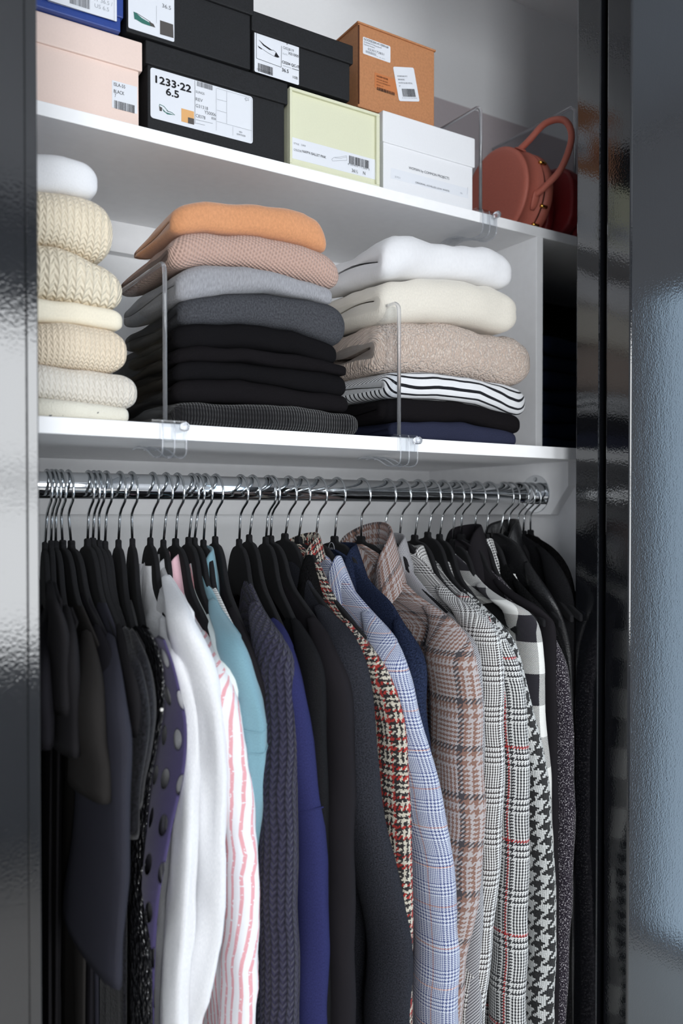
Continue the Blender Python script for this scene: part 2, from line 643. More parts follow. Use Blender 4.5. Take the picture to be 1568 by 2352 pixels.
class MB:
    """collects simple shapes into one mesh"""

    def __init__(s):
        s.V, s.F = [], []

    def box(s, x0, x1, y0, y1, z0, z1):
        b = len(s.V)
        s.V += [(x0, y0, z0), (x1, y0, z0), (x1, y1, z0), (x0, y1, z0), (x0, y0, z1), (x1, y0, z1), (x1, y1, z1), (x0, y1, z1)]
        s.F += [[b + i for i in q] for q in ((0, 3, 2, 1), (4, 5, 6, 7), (0, 1, 5, 4), (1, 2, 6, 5), (2, 3, 7, 6), (3, 0, 4, 7))]
        return s

    def prism(s, pts, d):
        """polygon pts (3d, planar) extruded by vector d"""
        b = len(s.V)
        n = len(pts)
        s.V += [tuple(p) for p in pts] + [tuple(np.array(p) + np.array(d)) for p in pts]
        s.F += [[b + i for i in range(n)][::-1], [b + n + i for i in range(n)]]
        s.F += [[b + i, b + (i + 1) % n, b + n + (i + 1) % n, b + n + i] for i in range(n)]
        return s

    def tube(s, pts, r, seg=8, cap=True, flat=1.0, up=(0, 0, 1)):
        pts = [Vector(p) for p in pts]
        b = len(s.V)
        n = len(pts)
        rr = r if hasattr(r, '__len__') else [r] * n
        prev = None
        for i, p in enumerate(pts):
            t = (pts[min(i + 1, n - 1)] - pts[max(i - 1, 0)]).normalized()
            if prev is None:
                a = Vector(up)
                if abs(a.dot(t)) > 0.95:
                    a = Vector((1, 0, 0))
                prev = (a - t * a.dot(t)).normalized()
            else:
                prev = (prev - t * prev.dot(t)).normalized()
            q = t.cross(prev)
            for k in range(seg):
                an = 2 * math.pi * k / seg
                s.V.append(tuple(p + prev * (math.cos(an) * rr[i]) + q * (math.sin(an) * rr[i] * flat)))
        for i in range(n - 1):
            for k in range(seg):
                k2 = (k + 1) % seg
                s.F.append([b + i * seg + k, b + i * seg + k2, b + (i + 1) * seg + k2, b + (i + 1) * seg + k])
        if cap:
            s.F.append([b + k for k in range(seg)][::-1])
            s.F.append([b + (n - 1) * seg + k for k in range(seg)])
        return s

    def build(s, name, mat, parent=None, smooth=False, bevel=0.0, label=None, seg=2):
        o = mesh(name, s.V, s.F, mat, parent, None, smooth, label)
        if bevel:
            m = o.modifiers.new('bevel', 'BEVEL')
            m.width = bevel
            m.segments = seg
            m.limit_method = 'ANGLE'
            m.angle_limit = math.radians(40)
        return o


def struct(name, mb, mat, bevel=0.0, smooth=False, label=None):
    o = mb.build(name, mat, None, smooth, bevel)
    o['kind'] = 'structure'
    if label:
        o['label'] = label
    return o


def catmull(P, n):
    P = [np.array(p, float) for p in P]
    P = [2 * P[0] - P[1]] + P + [2 * P[-1] - P[-2]]
    out = []
    for i in range(1, len(P) - 2):
        for k in range(n):
            t = k / n
            a, b, c, d = P[i - 1], P[i], P[i + 1], P[i + 2]
            out.append(0.5 * ((2 * b) + (c - a) * t + (2 * a - 5 * b + 4 * c - d) * t * t + (3 * b - a - 3 * c + d) * t ** 3))
    out.append(P[-2])
    return out


# ------------------------------------------------------------------ the setting
XL, XR = -0.75, 1.95           # closet interior
ZC = H + 1.22                  # closet ceiling
YD = 0.868                     # outer face of the front sliding door
S = MB
struct('floor', S().box(-2.6, RX + 0.1, RY - 0.1, Y_BACK + 0.1, -0.06, 0.0), 'floor_pale', label='floor of the room and the closet')
struct('ceiling', S().box(-2.6, RX + 0.1, RY - 0.1, 0.99, 2.72, 2.80), 'room_paint')
struct('wall_back', S().box(XL - 0.1, XR + 0.1, Y_BACK, Y_BACK + 0.1, 0.0, ZC + 0.1), 'wall_paint', label='pale closet back wall')
struct('wall_left', S().box(XL - 0.1, XL, 0.99, Y_BACK, 0.0, ZC + 0.1), 'wall_paint')
struct('wall_right', S().box(XR, XR + 0.1, 0.99, Y_BACK, 0.0, ZC + 0.1), 'wall_paint')
struct('ceiling', S().box(XL, XR, 0.99, Y_BACK, ZC, ZC + 0.1), 'wall_paint')
# wall around the closet opening and the header over the doors
struct('wall_front', S().box(-2.6, XL, 0.86, 0.99, 0, 2.72).box(XR, RX, 0.86, 0.99, 0, 2.72).box(XL, XR, 0.86, 0.99, H + 1.02, 2.72), 'room_paint')
# wall behind the viewer with two windows
wb = S()
xs = [-2.6, WIN[0][0], WIN[0][1], WIN[1][0], WIN[1][1], RX]
z0, z1 = WIN[0][2], WIN[0][3]
for i in (0, 2, 4):
    wb.box(xs[i], xs[i + 1], RY - 0.1, RY, 0, 2.72)
for i in (1, 3):
    wb.box(xs[i], xs[i + 1], RY - 0.1, RY, 0, z0)
    wb.box(xs[i], xs[i + 1], RY - 0.1, RY, z1, 2.72)
struct('wall_behind', wb, 'room_paint')
struct('wall_side', S().box(RX, RX + 0.1, RY, -0.12, 0, 2.72).box(RX, RX + 0.1, 0.74, 0.99, 0, 2.72).box(RX, RX + 0.1, -0.12, 0.74, 0, 0.03).box(RX, RX + 0.1, -0.12, 0.74, 2.19, 2.72), 'room_paint')
struct('wall_far', S().box(-2.7, -2.6, RY - 0.1, 0.99, 0, 2.72), 'room_paint')
for k, (x0, x1, z0, z1) in enumerate(WIN):
    f = S().box(x0, x0 + 0.04, RY - 0.05, RY + 0.01, z0, z1).box(x1 - 0.04, x1, RY - 0.05, RY + 0.01, z0, z1)
    f.box(x0, x1, RY - 0.05, RY + 0.01, z0, z0 + 0.04).box(x0, x1, RY - 0.05, RY + 0.01, z1 - 0.04, z1).box(x0, x1, RY - 0.05, RY + 0.005, (z0 + z1) / 2 - 0.02, (z0 + z1) / 2 + 0.02)
    struct('window_%d' % (k + 1), f, 'white_paint')

# shelves, cleats, partitions
struct('trim_1', S().box(XL, XR, Y_LO, Y_BACK, Z_LO0, Z_LO1), 'white_paint', 0.0012, label='white painted lower shelf with the folded knitwear')
struct('trim_2', S().box(XL, XR, Y_UP, Y_BACK, Z_UP0, Z_UP1), 'white_paint', 0.0012, label='white painted upper shelf with the shoe boxes')
struct('trim_3', S().box(XL, X_CLEAT + 0.02, Y_BACK - 0.019, Y_BACK, H + 0.0, Z_LO0), 'white_paint', 0.001, label='white cleat on the back wall under the lower shelf')
struct('trim_4', S().box(XL, 1.149, Y_BACK - 0.019, Y_BACK, H + 0.462, Z_UP0), 'white_paint', 0.001, label='white cleat on the back wall under the upper shelf')
yc = 1.071
sp = [(X_CLEAT, Y_BACK - 0.019, H), (X_CLEAT, Y_BACK - 0.019, Z_LO0), (X_CLEAT, yc, Z_LO0), (X_CLEAT, yc, H + 0.052), (X_CLEAT, yc + 0.042, H)]
struct('trim_5', S().prism(sp, (0.02, 0, 0)), 'white_paint', 0.0008, label='white side cleat with a clipped corner that carries the clothes rod')
struct('wall_partition', S().box(X_CLEAT + 0.02, X_CLEAT + 0.04, Y_LO, Y_BACK, 0, Z_LO0), 'white_paint', 0.001, label='white side panel below the lower shelf')
struct('trim_6', S().box(1.149, 1.166, Y_UP, Y_BACK, Z_LO1, Z_UP0), 'white_paint', 0.001, label='white upright divider between the two shelves')
struct('shade_board', S().box(XL, XR, Y_BACK - 0.012, Y_BACK, Z_UP1, H + 0.925), 'mauve_shade', 0.001, label='added greyish board painted as the shaded band along the back wall above the upper shelf')  # added board, its mauve grey paints the shaded band of the wall
struct('wall_cubby', S().box(1.166, XR, Y_BACK - 0.012, Y_BACK, Z_LO1, Z_UP0).box(1.62, 1.64, Y_UP, Y_BACK - 0.012, Z_LO1, Z_UP0), 'cubby_shade', label='back of the narrow cubby with the jeans, its shade put into the colour')  # the doors keep light out of the cubby; that shade is painted in

# sliding doors in black lacquer
LD = atY(85, 1176, YD).x
t = empty('sliding_door', (LD - 0.4, YD + 0.024, 0.02), 'glossy black lacquered sliding door closing the left side of the closet', 'door', 'black sliding doors')
S().box(LD - 0.85, LD, YD, YD + 0.048, 0.02, H + 1.01).build('door_panel', 'lacquer', t, bevel=0.004)
S().box(LD - 0.010, LD + 0.0015, YD - 0.003, YD + 0.051, 0.02, H + 1.01).build('edge_strip', 'lacquer', t, bevel=0.0012)
XE = 1.08
t = empty('sliding_door', (XE + 0.4, YD + 0.024, 0.02), 'glossy black sliding door in front at the right with bluish window reflection', 'door', 'black sliding doors')
S().box(XE, XE + 0.85, YD, YD + 0.048, 0.02, H + 1.01).build('door_panel', 'lacquer', t, bevel=0.003)
t = empty('sliding_door', (XE + 0.4, YD + 0.085, 0.02), 'glossy black sliding door behind the other at the right, only its edge showing', 'door', 'black sliding doors')
S().box(XE, XE + 0.85, YD + 0.060, YD + 0.110, 0.02, H + 1.01).build('door_panel', 'lacquer', t, bevel=0.003)

# clothes rod with its flange
t = empty('clothes_rod', (0.4, Y_ROD, Z_ROD - R_ROD), 'shiny chrome clothes rod running under the lower shelf', 'clothes rod')
S().tube([(XL, Y_ROD, Z_ROD), (X_CLEAT - 0.002, Y_ROD, Z_ROD)], R_ROD, 48).build('rod', 'chrome', t, True)
fl = S().tube([(X_CLEAT - 0.0025, Y_ROD, Z_ROD), (X_CLEAT, Y_ROD, Z_ROD)], 0.0355, 48).tube([(X_CLEAT - 0.042, Y_ROD, Z_ROD), (X_CLEAT - 0.002, Y_ROD, Z_ROD)], R_ROD + 0.0016, 48)
fo = fl.build('flange', 'chrome', t, False, 0.0005, 'round chrome flange')
for a in (90, 210, 330):
    p = (Y_ROD + 0.0275 * math.cos(math.radians(a)), Z_ROD + 0.0275 * math.sin(math.radians(a)))
    S().tube([(X_CLEAT - 0.0045, *p), (X_CLEAT - 0.002, *p)], 0.004, 12).build('screw', 'hook_steel', fo, False, 0.0006)

# ------------------------------------------------------------------ print on labels
FONT_CACHE = {}


def text_mesh(body):
    if body not in FONT_CACHE:
        cu = bpy.data.curves.new('lettering', 'FONT')
        cu.body = body
        cu.size = 1.0
        cu.resolution_u = 3
        ob = bpy.data.objects.new('lettering', cu)
        COL.objects.link(ob)
        dg = bpy.context.evaluated_depsgraph_get()
        me = bpy.data.meshes.new_from_object(ob.evaluated_get(dg))
        V = np.array([v.co[:] for v in me.vertices])
        Fc = [list(p.vertices) for p in me.polygons]
        bpy.data.objects.remove(ob)
        FONT_CACHE[body] = (V, Fc)
    return FONT_CACHE[body]


def lettering(body, X, Z, Y, width=None, h=0.005, ink='ink_black', parent=None, rot=0.0, weight=0.0):
    """text on a plane facing -Y, left end at X, base line at Z"""
    V, Fc = text_mesh(body)
    w0 = V[:, 0].max() - V[:, 0].min()
    sy = h / 0.70
    sx = sy if width is None else width / max(w0, 1e-6)
    x = (V[:, 0] - V[:, 0].min()) * sx
    z = V[:, 1] * sy
    c, s_ = math.cos(rot), math.sin(rot)
    P = np.stack([X + x * c - z * s_, np.full(len(V), Y), Z + x * s_ + z * c], 1)
    P2, F2 = P, Fc
    if weight:
        P2 = np.concatenate([P + np.array([dx, -1e-5 * k, dz]) for k, (dx, dz) in enumerate(((-weight, 0), (weight, 0), (0, weight), (0, -weight)))])
        F2 = [[i + k * len(P) for i in f] for k in range(4) for f in Fc]
    return mesh('lettering', P2, F2, ink, parent)


def barcode(X, Z, Y, w_, h_, parent, ink='ink_black', seed=1, rot=0.0):
    rnd = random.Random(seed)
    mb = S()
    x = 0.0
    n = 26
    c, s_ = math.cos(rot), math.sin(rot)
    while x < w_:
        bw = w_ / n * rnd.choice((0.35, 0.5, 0.8, 1.0))
        b = len(mb.V)
        for (dx, dz) in ((x, 0), (min(x + bw, w_), 0), (min(x + bw, w_), h_), (x, h_)):
            mb.V.append((X + dx * c - dz * s_, Y, Z + dx * s_ + dz * c))
        mb.F.append([b, b + 1, b + 2, b + 3])
        x += bw + w_ / n * rnd.choice((0.35, 0.5, 0.7))
    return mb.build('barcode', ink, parent)


def rrect(X0, X1, Z0, Z1, Y, r, parent, mat='label_white', name='label', rot=0.0, th=0.0004, label=None):
    pts = []
    for (cx, cz, a0) in ((X1 - r, Z1 - r, 0), (X0 + r, Z1 - r, 90), (X0 + r, Z0 + r, 180), (X1 - r, Z0 + r, 270)):
        for k in range(4):
            a = math.radians(a0 + k * 30)
            pts.append((cx + r * math.cos(a), cz + r * math.sin(a)))
    mx, mz = (X0 + X1) / 2, (Z0 + Z1) / 2
    c, s_ = math.cos(rot), math.sin(rot)
    P = [(mx + (x - mx) * c - (z - mz) * s_, Y, mz + (x - mx) * s_ + (z - mz) * c) for x, z in pts]
    return S().prism(P, (0, -th, 0)).build(name, mat, parent, label=label)


def flat_poly(pts, Y, mat, parent, name='picture'):
    return mesh(name, [(x, Y, z) for x, z in pts], [list(range(len(pts)))], mat, parent)


class Face:
    """measures the print of a box front from the photo: front plane at depth Y"""

    def __init__(s, Y):
        s.Y = Y

    def p(s, px, py):
        return atY(px, py, s.Y)

    def text(s, body, px, py, px2, hpx, ink, parent, weight=0.0, d=0.0008):
        a = s.p(px, py)
        b = s.p(px2, py + 0.27 * (px2 - px))
        k = a.y / F * 1.12
        return lettering(body, a.x, a.z, s.Y - d, (b.x - a.x), hpx * k, ink, parent, 0.0, weight)

    def bars(s, px, py, px2, hpx, parent, ink='ink_black', seed=1, d=0.0008):
        a = s.p(px, py)
        b = s.p(px2, py + 0.27 * (px2 - px))
        return barcode(a.x, a.z, s.Y - d, b.x - a.x, hpx * a.y / F * 1.1, parent, ink, seed)

    def poly(s, pts, mat, parent, d=0.0008, name='picture'):
        return flat_poly([(s.p(*q).x, s.p(*q).z) for q in pts], s.Y - d, mat, parent, name)

    def line(s, a, b, wpx, parent, ink='ink_grey', d=0.0008):
        A, B = s.p(*a), s.p(*b)
        dx, dz = B.x - A.x, B.z - A.z
        L = math.hypot(dx, dz)
        k = wpx * s.Y / F * 0.5
        nx, nz = -dz / L * k, dx / L * k
        return flat_poly([(A.x + nx, A.z + nz), (A.x - nx, A.z - nz), (B.x - nx, B.z - nz), (B.x + nx, B.z + nz)], s.Y - d, ink, parent, 'printed_line')

    def lab(s, px0, py0, px1, py1, r, parent, mat='label_white', **kw):
        """label from its top-left and bottom-right corner in the photo"""
        a, b = s.p(px0, py0), s.p(px1, py1)
        return rrect(a.x, b.x, b.z, a.z, s.Y, r, parent, mat, **kw)


# ------------------------------------------------------------------ shoe boxes
def shoe_box(name, label, X0, X1, Z0, Z1, Y, mat, lid_h, over=0.003, depth=0.29, rim=None, group='shoe boxes on the upper shelf'):
    t = empty(name, ((X0 + X1) / 2, Y + depth / 2, Z0), label, 'shoe box', group)
    if lid_h:
        S().box(X0, X1, Y, Y + depth, Z0, Z1 - 0.004).build('base', mat, t, bevel=0.0015)
        S().box(X0 - over, X1 + over, Y - over, Y + depth + over, Z1 - lid_h, Z1).build('lid', mat, t, bevel=0.0018)
    else:
        S().box(X0, X1, Y, Y + depth, Z0, Z1).build('base', mat, t, bevel=0.0015)
    return t


YB = 1.150
fb = Face(YB)
zs = Z_UP1
# pink box
x1 = fb.p(319, 274).x
zt = fb.p(325, 101).z
lh = zt - fb.p(320, 166).z
pink_x0 = x1 - 0.255
t = shoe_box('shoe_box', 'blush pink shoe box with lid at the left end of the upper shelf', pink_x0, x1, zs, zt, YB, 'card_pink', lh, 0.004)
l = fb.lab(257, 184, 315, 262, 0.0005, t)
fb.text('ISLA-55', 261, 197, 287, 7, 'ink_black', l)
fb.text('BLACK', 261, 213, 285, 7, 'ink_black', l)
fb.text('7', 263, 223, 266, 7, 'ink_black', l)
fb.bars(262, 249, 309, 17, l, seed=3)
pink_top = zt
# black box with handwriting
xa, xb = fb.p(339, 280).x, fb.p(653, 361).x
zt = fb.p(658, 194).z
lh = zt - fb.p(658, 243).z
black_t = zt
t = shoe_box('shoe_box', 'black shoe box with the handwritten number 1233.22 on its wide white label', xa, xb, zs, zt, YB, 'card_black', lh, 0.004)
l = fb.lab(345, 154, 580, 331, 0.004, t)
fb.text('1233·22', 357, 190, 438, 15, 'ink_black', l, 0.0005)
fb.text('6.5', 381, 218, 410, 15, 'ink_black', l, 0.0004)
fb.line((447, 185), (447, 285), 0.9, l)
fb.line((496, 203), (496, 300), 0.8, l, 'ink_pale')
fb.line((520, 210), (520, 284), 0.8, l, 'ink_pale')
fb.line((497, 203), (577, 226), 0.8, l, 'ink_pale')
fb.line((497, 228), (520, 234), 0.8, l, 'ink_pale')
fb.line((497, 253), (520, 260), 0.8, l, 'ink_pale')
fb.line((497, 279), (578, 301), 0.8, l, 'ink_pale')
fb.line((577, 226), (577, 325), 0.8, l, 'ink_pale')
fb.line((534, 291), (534, 312), 0.6, l, 'ink_pale')
fb.bars(452, 198, 488, 11, l, 'ink_grey', 5)
fb.text('SLINGS', 449, 213, 469, 5, 'ink_grey', l)
fb.text('REV', 449, 231, 465, 7, 'ink_grey', l)
fb.text('G31318', 449, 246, 477, 7, 'ink_grey', l)
fb.text('Y50006', 469, 261, 495, 7, 'ink_grey', l)
fb.text('C8378', 449, 269, 471, 7, 'ink_grey', l)
fb.text('85B', 485, 274, 495, 5, 'ink_grey', l)
fb.line((449, 275), (488, 284), 1.2, l, 'ink_pale')
fb.line((449, 283), (470, 288), 1.2, l, 'ink_pale')
fb.text('VNV', 548, 305, 556, 4, 'ink_grey', l)
fb.text('03970300', 543, 310, 563, 4, 'ink_grey', l)
fb.poly([(416, 249), (445, 257), (445, 287), (416, 279)], 'ink_tan', l)
fb.poly([(431, 270), (445, 273.5), (445, 287), (431, 283.5)], 'ink_taupe', l, d=0.0011)
fb.poly([(561, 227), (565, 223), (565, 226), (571, 227), (571, 232), (565, 231), (565, 234)], 'ink_pale', l)
fb.poly([(562.5, 227.3), (564.3, 225.4), (564.3, 227.3), (570, 228.5), (570, 230.6), (564.3, 229.7), (564.3, 231.6)], 'label_white', l, d=0.0011)
# sandal drawing
fb.poly([(365, 244), (372, 248), (371, 256), (366, 255)], 'ink_taupe', l)
fb.poly([(372, 249), (380, 258), (392, 262), (400, 265), (384, 263), (375, 256)], 'ink_green', l)
for a, b in (((366, 240), (376, 245)), ((376, 245), (386, 257)), ((366, 240), (365, 245)), ((382, 255), (394, 259)), ((394, 259), (401, 265))):
    fb.line(a, b, 1.2, l, 'ink_green', 0.0010)
# cream box lying on its side: the front is a shallow tray with a rim
xa, xb = fb.p(662, 362).x, fb.p(868, 420).x
zt = fb.p(866, 264).z
cream_t = zt
t = shoe_box('shoe_box', 'pale cream shoe box with a raised rim and a white ballet pink label', xa, xb, zs, zt, YB, 'card_cream', 0)
r_ = 0.0045
rim = S().box(xa, xb, YB - 0.005, YB, zt - r_, zt).box(xa, xb, YB - 0.005, YB, zs + 0.0005, zs + r_ + 0.002).box(xa, xa + r_, YB - 0.005, YB, zs + r_ + 0.002, zt - r_).box(xb - r_ - 0.002, xb, YB - 0.005, YB, zs + r_ + 0.002, zt - r_)
rim.build('rim', 'card_cream', t, bevel=0.0008)
a, b = fb.p(667, 314), fb.p(862, 413)
l = rrect(a.x, b.x, b.z, a.z, YB, 0.0005, t)
fb.text('STYLE', 674, 331, 686, 4, 'ink_grey', l)
fb.text('CARO', 691, 335, 701, 4, 'ink_grey', l)
fb.text('COLOUR', 674, 346, 692, 5, 'ink_grey', l)
fb.text('NAPPA BALLET PINK', 694, 350.5, 748, 6, 'ink_black', l)
fb.bars(801, 376, 846, 20, l, seed=9)
fb.text('8 03453 11260 5', 798, 378.5, 848, 4, 'ink_grey', l)
fb.text('36½', 807, 395, 821, 8, 'ink_black', l)
fb.text('N', 833, 401, 838, 8, 'ink_black', l)
for a, b in (((761, 366), (766, 362)), ((766, 362), (780, 361)), ((780, 361), (795, 358)), ((795, 358), (796, 369)), ((796, 369), (780, 369)), ((780, 369), (763, 370)), ((763, 370), (761, 366)), ((768, 363), (782, 364)), ((782, 364), (795, 361))):
    fb.line(a, b, 0.9, l, 'ink_pale')
# white box
xa, xb = fb.p(880, 424).x, fb.p(1085, 474).x
zt = fb.p(1089, 320).z
lh = zt - fb.p(1089, 387).z
white_t = zt
t = shoe_box('shoe_box', 'plain white shoe box with lid and thin grey lettering beside the round bag', xa, xb, zs, zt, YB, 'card_white', lh, 0.003)
l = fb.lab(897, 385, 1075, 456, 0.0005, t, th=0.0002)
fb.text('WOMAN by COMMON PROJECTS', 938, 388, 1031, 6.5, 'ink_grey', l)
fb.text('3701', 906, 408, 918, 4.5, 'ink_pale', l)
fb.text('ORIGINAL ACHILLES LOW WHITE', 953, 421, 1031, 4.5, 'ink_grey', l)
fb.text('36', 1056, 445, 1061, 4, 'ink_pale', l)
fb.line((1073, 430), (1072, 447), 0.8, l, 'ink_pale')
# upper row: blue box on the pink one
YU2 = 1.138
fu = Face(YU2)
xb = fu.p(277, 62).x
z0 = pink_top + 0.0006
t = shoe_box('shoe_box', 'royal blue shoe box with white framed label on top of the pink box', xb - 0.225, xb, z0, z0 + 0.115, YU2, 'card_blue', 0)
S().box(xb - 0.228, xb + 0.003, YU2 - 0.003, YU2 + 0.293, z0 + 0.018, z0 + 0.118).build('lid', 'card_blue', t, bevel=0.0015)
fu = Face(YU2 - 0.003)
l = fu.lab(95, -60, 268, 50, 0.001, t)
fu.bars(160, 8, 206, 22, l, 'ink_grey', 12)
fu.text('IT 36.5 /', 217, 2, 258, 8, 'ink_pale', l)
fu.text('US 6.5', 217, 17, 250, 8, 'ink_pale', l)
fu.line((110, 3), (262, 48), 0.7, l, 'ink_pale')
fu.line((262, 48), (262, -20), 0.7, l, 'ink_pale')
# black box with the green shoe picture
YU3 = 1.142
fu = Face(YU3)
xa, xb = fu.p(290, 70).x, fu.p(575, 152).x
z0 = black_t + 0.0006
zt = z0 + 0.122
lh = zt - fu.p(580, 39).z
t = shoe_box('shoe_box', 'black shoe box whose label shows a green shoe and a dark square', xa, xb, z0, zt, YU3, 'card_black', lh, 0.004)
l = fu.lab(294, -60, 400, 97, 0.002, t)
fu.text('36.5', 372, 17, 392, 8, 'ink_grey', l)
fu.poly([(367, 47), (397, 57), (398, 88), (367, 79)], 'ink_taupe', l)
fu.poly([(306, 27), (312, 30), (325, 42), (342, 52), (354, 63), (340, 59), (326, 54), (313, 46), (308, 44)], 'ink_green', l)
fu.poly([(342, 50), (352, 56), (356, 64), (345, 60)], 'ink_taupe', l, d=0.0010)
fu.line((359, 14), (359, 54), 0.7, l, 'ink_pale')
fu.line((312, 30), (345, 51), 1.0, l, 'ink_taupe', 0.001)
# black box with the two-tone slingback
YU4 = 1.143
fu = Face(YU4)
xa, xb = fu.p(581, 165).x, fu.p(803, 232).x
z0 = max(black_t, cream_t) + 0.0006
zt = fu.p(806, 107).z
lh = zt - fu.p(806, 150).z
t = shoe_box('shoe_box', 'black shoe box labelled 36.5 with a two-tone slingback drawing', xa, xb, z0, zt, YU4, 'card_black', lh, 0.004)
l = fu.lab(584, 66, 686, 196, 0.002, t)
fu.bars(592, 164, 626, 19, l, seed=15)
fu.text('2872632539054', 589, 160, 626, 3.5, 'ink_grey', l)
fu.text('V', 656, 103, 661, 6, 'ink_black', l)
fu.text('G02819', 649, 112, 674, 6, 'ink_grey', l)
fu.text('X01000', 661, 125, 685, 6, 'ink_grey', l, 0.0001)
fu.text('C0204 QC-IT', 647, 145, 687, 6, 'ink_black', l, 0.0001)
fu.text('36.5', 647, 164, 662, 8, 'ink_black', l, 0.0001)
fu.text('10B', 672, 180, 683, 6, 'ink_black', l)
fu.text('FLATS', 649, 125, 659, 3.5, 'ink_pale', l)
fu.line((649, 151), (668, 157), 1.2, l, 'ink_pale')
fu.line((670, 158), (687, 163), 1.6, l, 'ink_grey')
for a, b in (((588, 71), (637, 88)), ((588, 71), (588, 134)), ((588, 134), (645, 155)), ((646, 106), (645, 155))):
    fu.line(a, b, 0.9, l, 'ink_black')
fu.poly([(593, 91), (606, 103), (622, 114), (628, 117), (618, 115), (604, 105)], 'ink_black', l)
fu.poly([(591, 105), (602, 113), (600, 114), (594, 110)], 'ink_black', l)
fu.poly([(633, 120), (641, 132), (637, 133), (629, 130)], 'ink_black', l)
for a, b in (((602, 113), (615, 122)), ((615, 122), (629, 130)), ((626, 115), (633, 120))):
    fu.line(a, b, 0.9, l, 'ink_grey')
# kraft box
YU5 = 1.160
fu = Face(YU5)
xa, xb = fu.p(822, 240).x, fu.p(997, 282).x
z0 = white_t + 0.0006
zt = fu.p(999, 119).z
t = shoe_box('shoe_box', 'brown kraft cardboard box with three stickers on top of the white box', xa, xb, z0, zt, YU5, 'card_kraft', 0, depth=0.27)
S().box(xa - 0.002, xb + 0.002, YU5 - 0.002, YU5 + 0.272, zt - 0.0005, zt + 0.0025).build('lid', 'card_kraft', t, bevel=0.0006)
S().box(xa + 0.0002, xa + 0.0022, YU5 - 0.0012, YU5 + 0.001, z0 + 0.004, zt - 0.003).build('seam', 'ink_brown', t)
S().box(xa + 0.055, xa + 0.105, YU5 - 0.0012, YU5 + 0.001, z0 + 0.0005, z0 + 0.0022).build('slot', 'ink_brown', t)
l = fu.lab(833, 84, 896, 145, 0.002, t)
fu.text('GOOSE2041411000168', 835, 92, 891, 5.5, 'ink_black', l)
fu.text('SCORPION MTT/White Glow/37', 835, 98, 876, 3.4, 'ink_grey', l)
fu.text('Superstar Sneakers', 835, 103, 860, 3.4, 'ink_grey', l)
fu.text('0230173831', 844, 115, 881, 5.5, 'ink_grey', l)
fu.bars(839, 121, 863, 6, l, 'ink_pale', 21)
fu.text('36 . 38 . 2019', 864, 131, 883, 2.6, 'ink_pale', l)
a, b = fu.p(860, 166), fu.p(912, 218)
l = rrect(a.x, b.x, b.z, a.z, YU5, 0.0005, t, 'label_kraft', label='brown printed sticker')
fu.text('GOLDEN GOOSE', 864, 176, 890, 4, 'ink_brown', l, 0.0001)
fu.text('DELUXE BRAND', 864, 183, 890, 3, 'ink_brown', l)
fu.text('STYLE SCORPIONE MTT', 864, 189, 896, 3, 'ink_brown', l)
fu.text('SIZE 37', 864, 196, 880, 3, 'ink_brown', l)
fu.bars(865, 207, 906, 8, l, 'ink_black', 23)
a, b = fu.p(901, 158), fu.p(963, 229)
mx, mz = (a.x + b.x) / 2, (fu.p(932, 194)).z
ww, hh = 0.0445, 0.0555
l = rrect(mx - ww / 2, mx + ww / 2, mz - hh / 2, mz + hh / 2, YU5 - 0.0006, 0.003, t, rot=0.235, label='tilted white sticker')


def tilt(dx, dz):
    c, s_ = math.cos(0.235), math.sin(0.235)
    return mx + dx * c - dz * s_, mz + dx * s_ + dz * c


for body, dx, dz, wd in (('SCORPIONE MTT', -0.017, 0.0115, 0.022), ('SNEAKERS', -0.017, 0.006, 0.0145), ('WHITE SILVER METAL', -0.017, 0.0005, 0.030), ('37', -0.017, -0.0045, 0.003)):
    q = tilt(dx, dz)
    lettering(body, q[0], q[1], YU5 - 0.0014, wd, 0.0024, 'ink_grey', l, 0.235)
q = tilt(-0.0125, -0.0205)
barcode(q[0], q[1], YU5 - 0.0014, 0.028, 0.013, l, 'ink_black', 31, 0.235)
q = tilt(-0.0145, -0.0235)
lettering('8 052134 567890', q[0], q[1], YU5 - 0.0014, 0.032, 0.0018, 'ink_pale', l, 0.235)


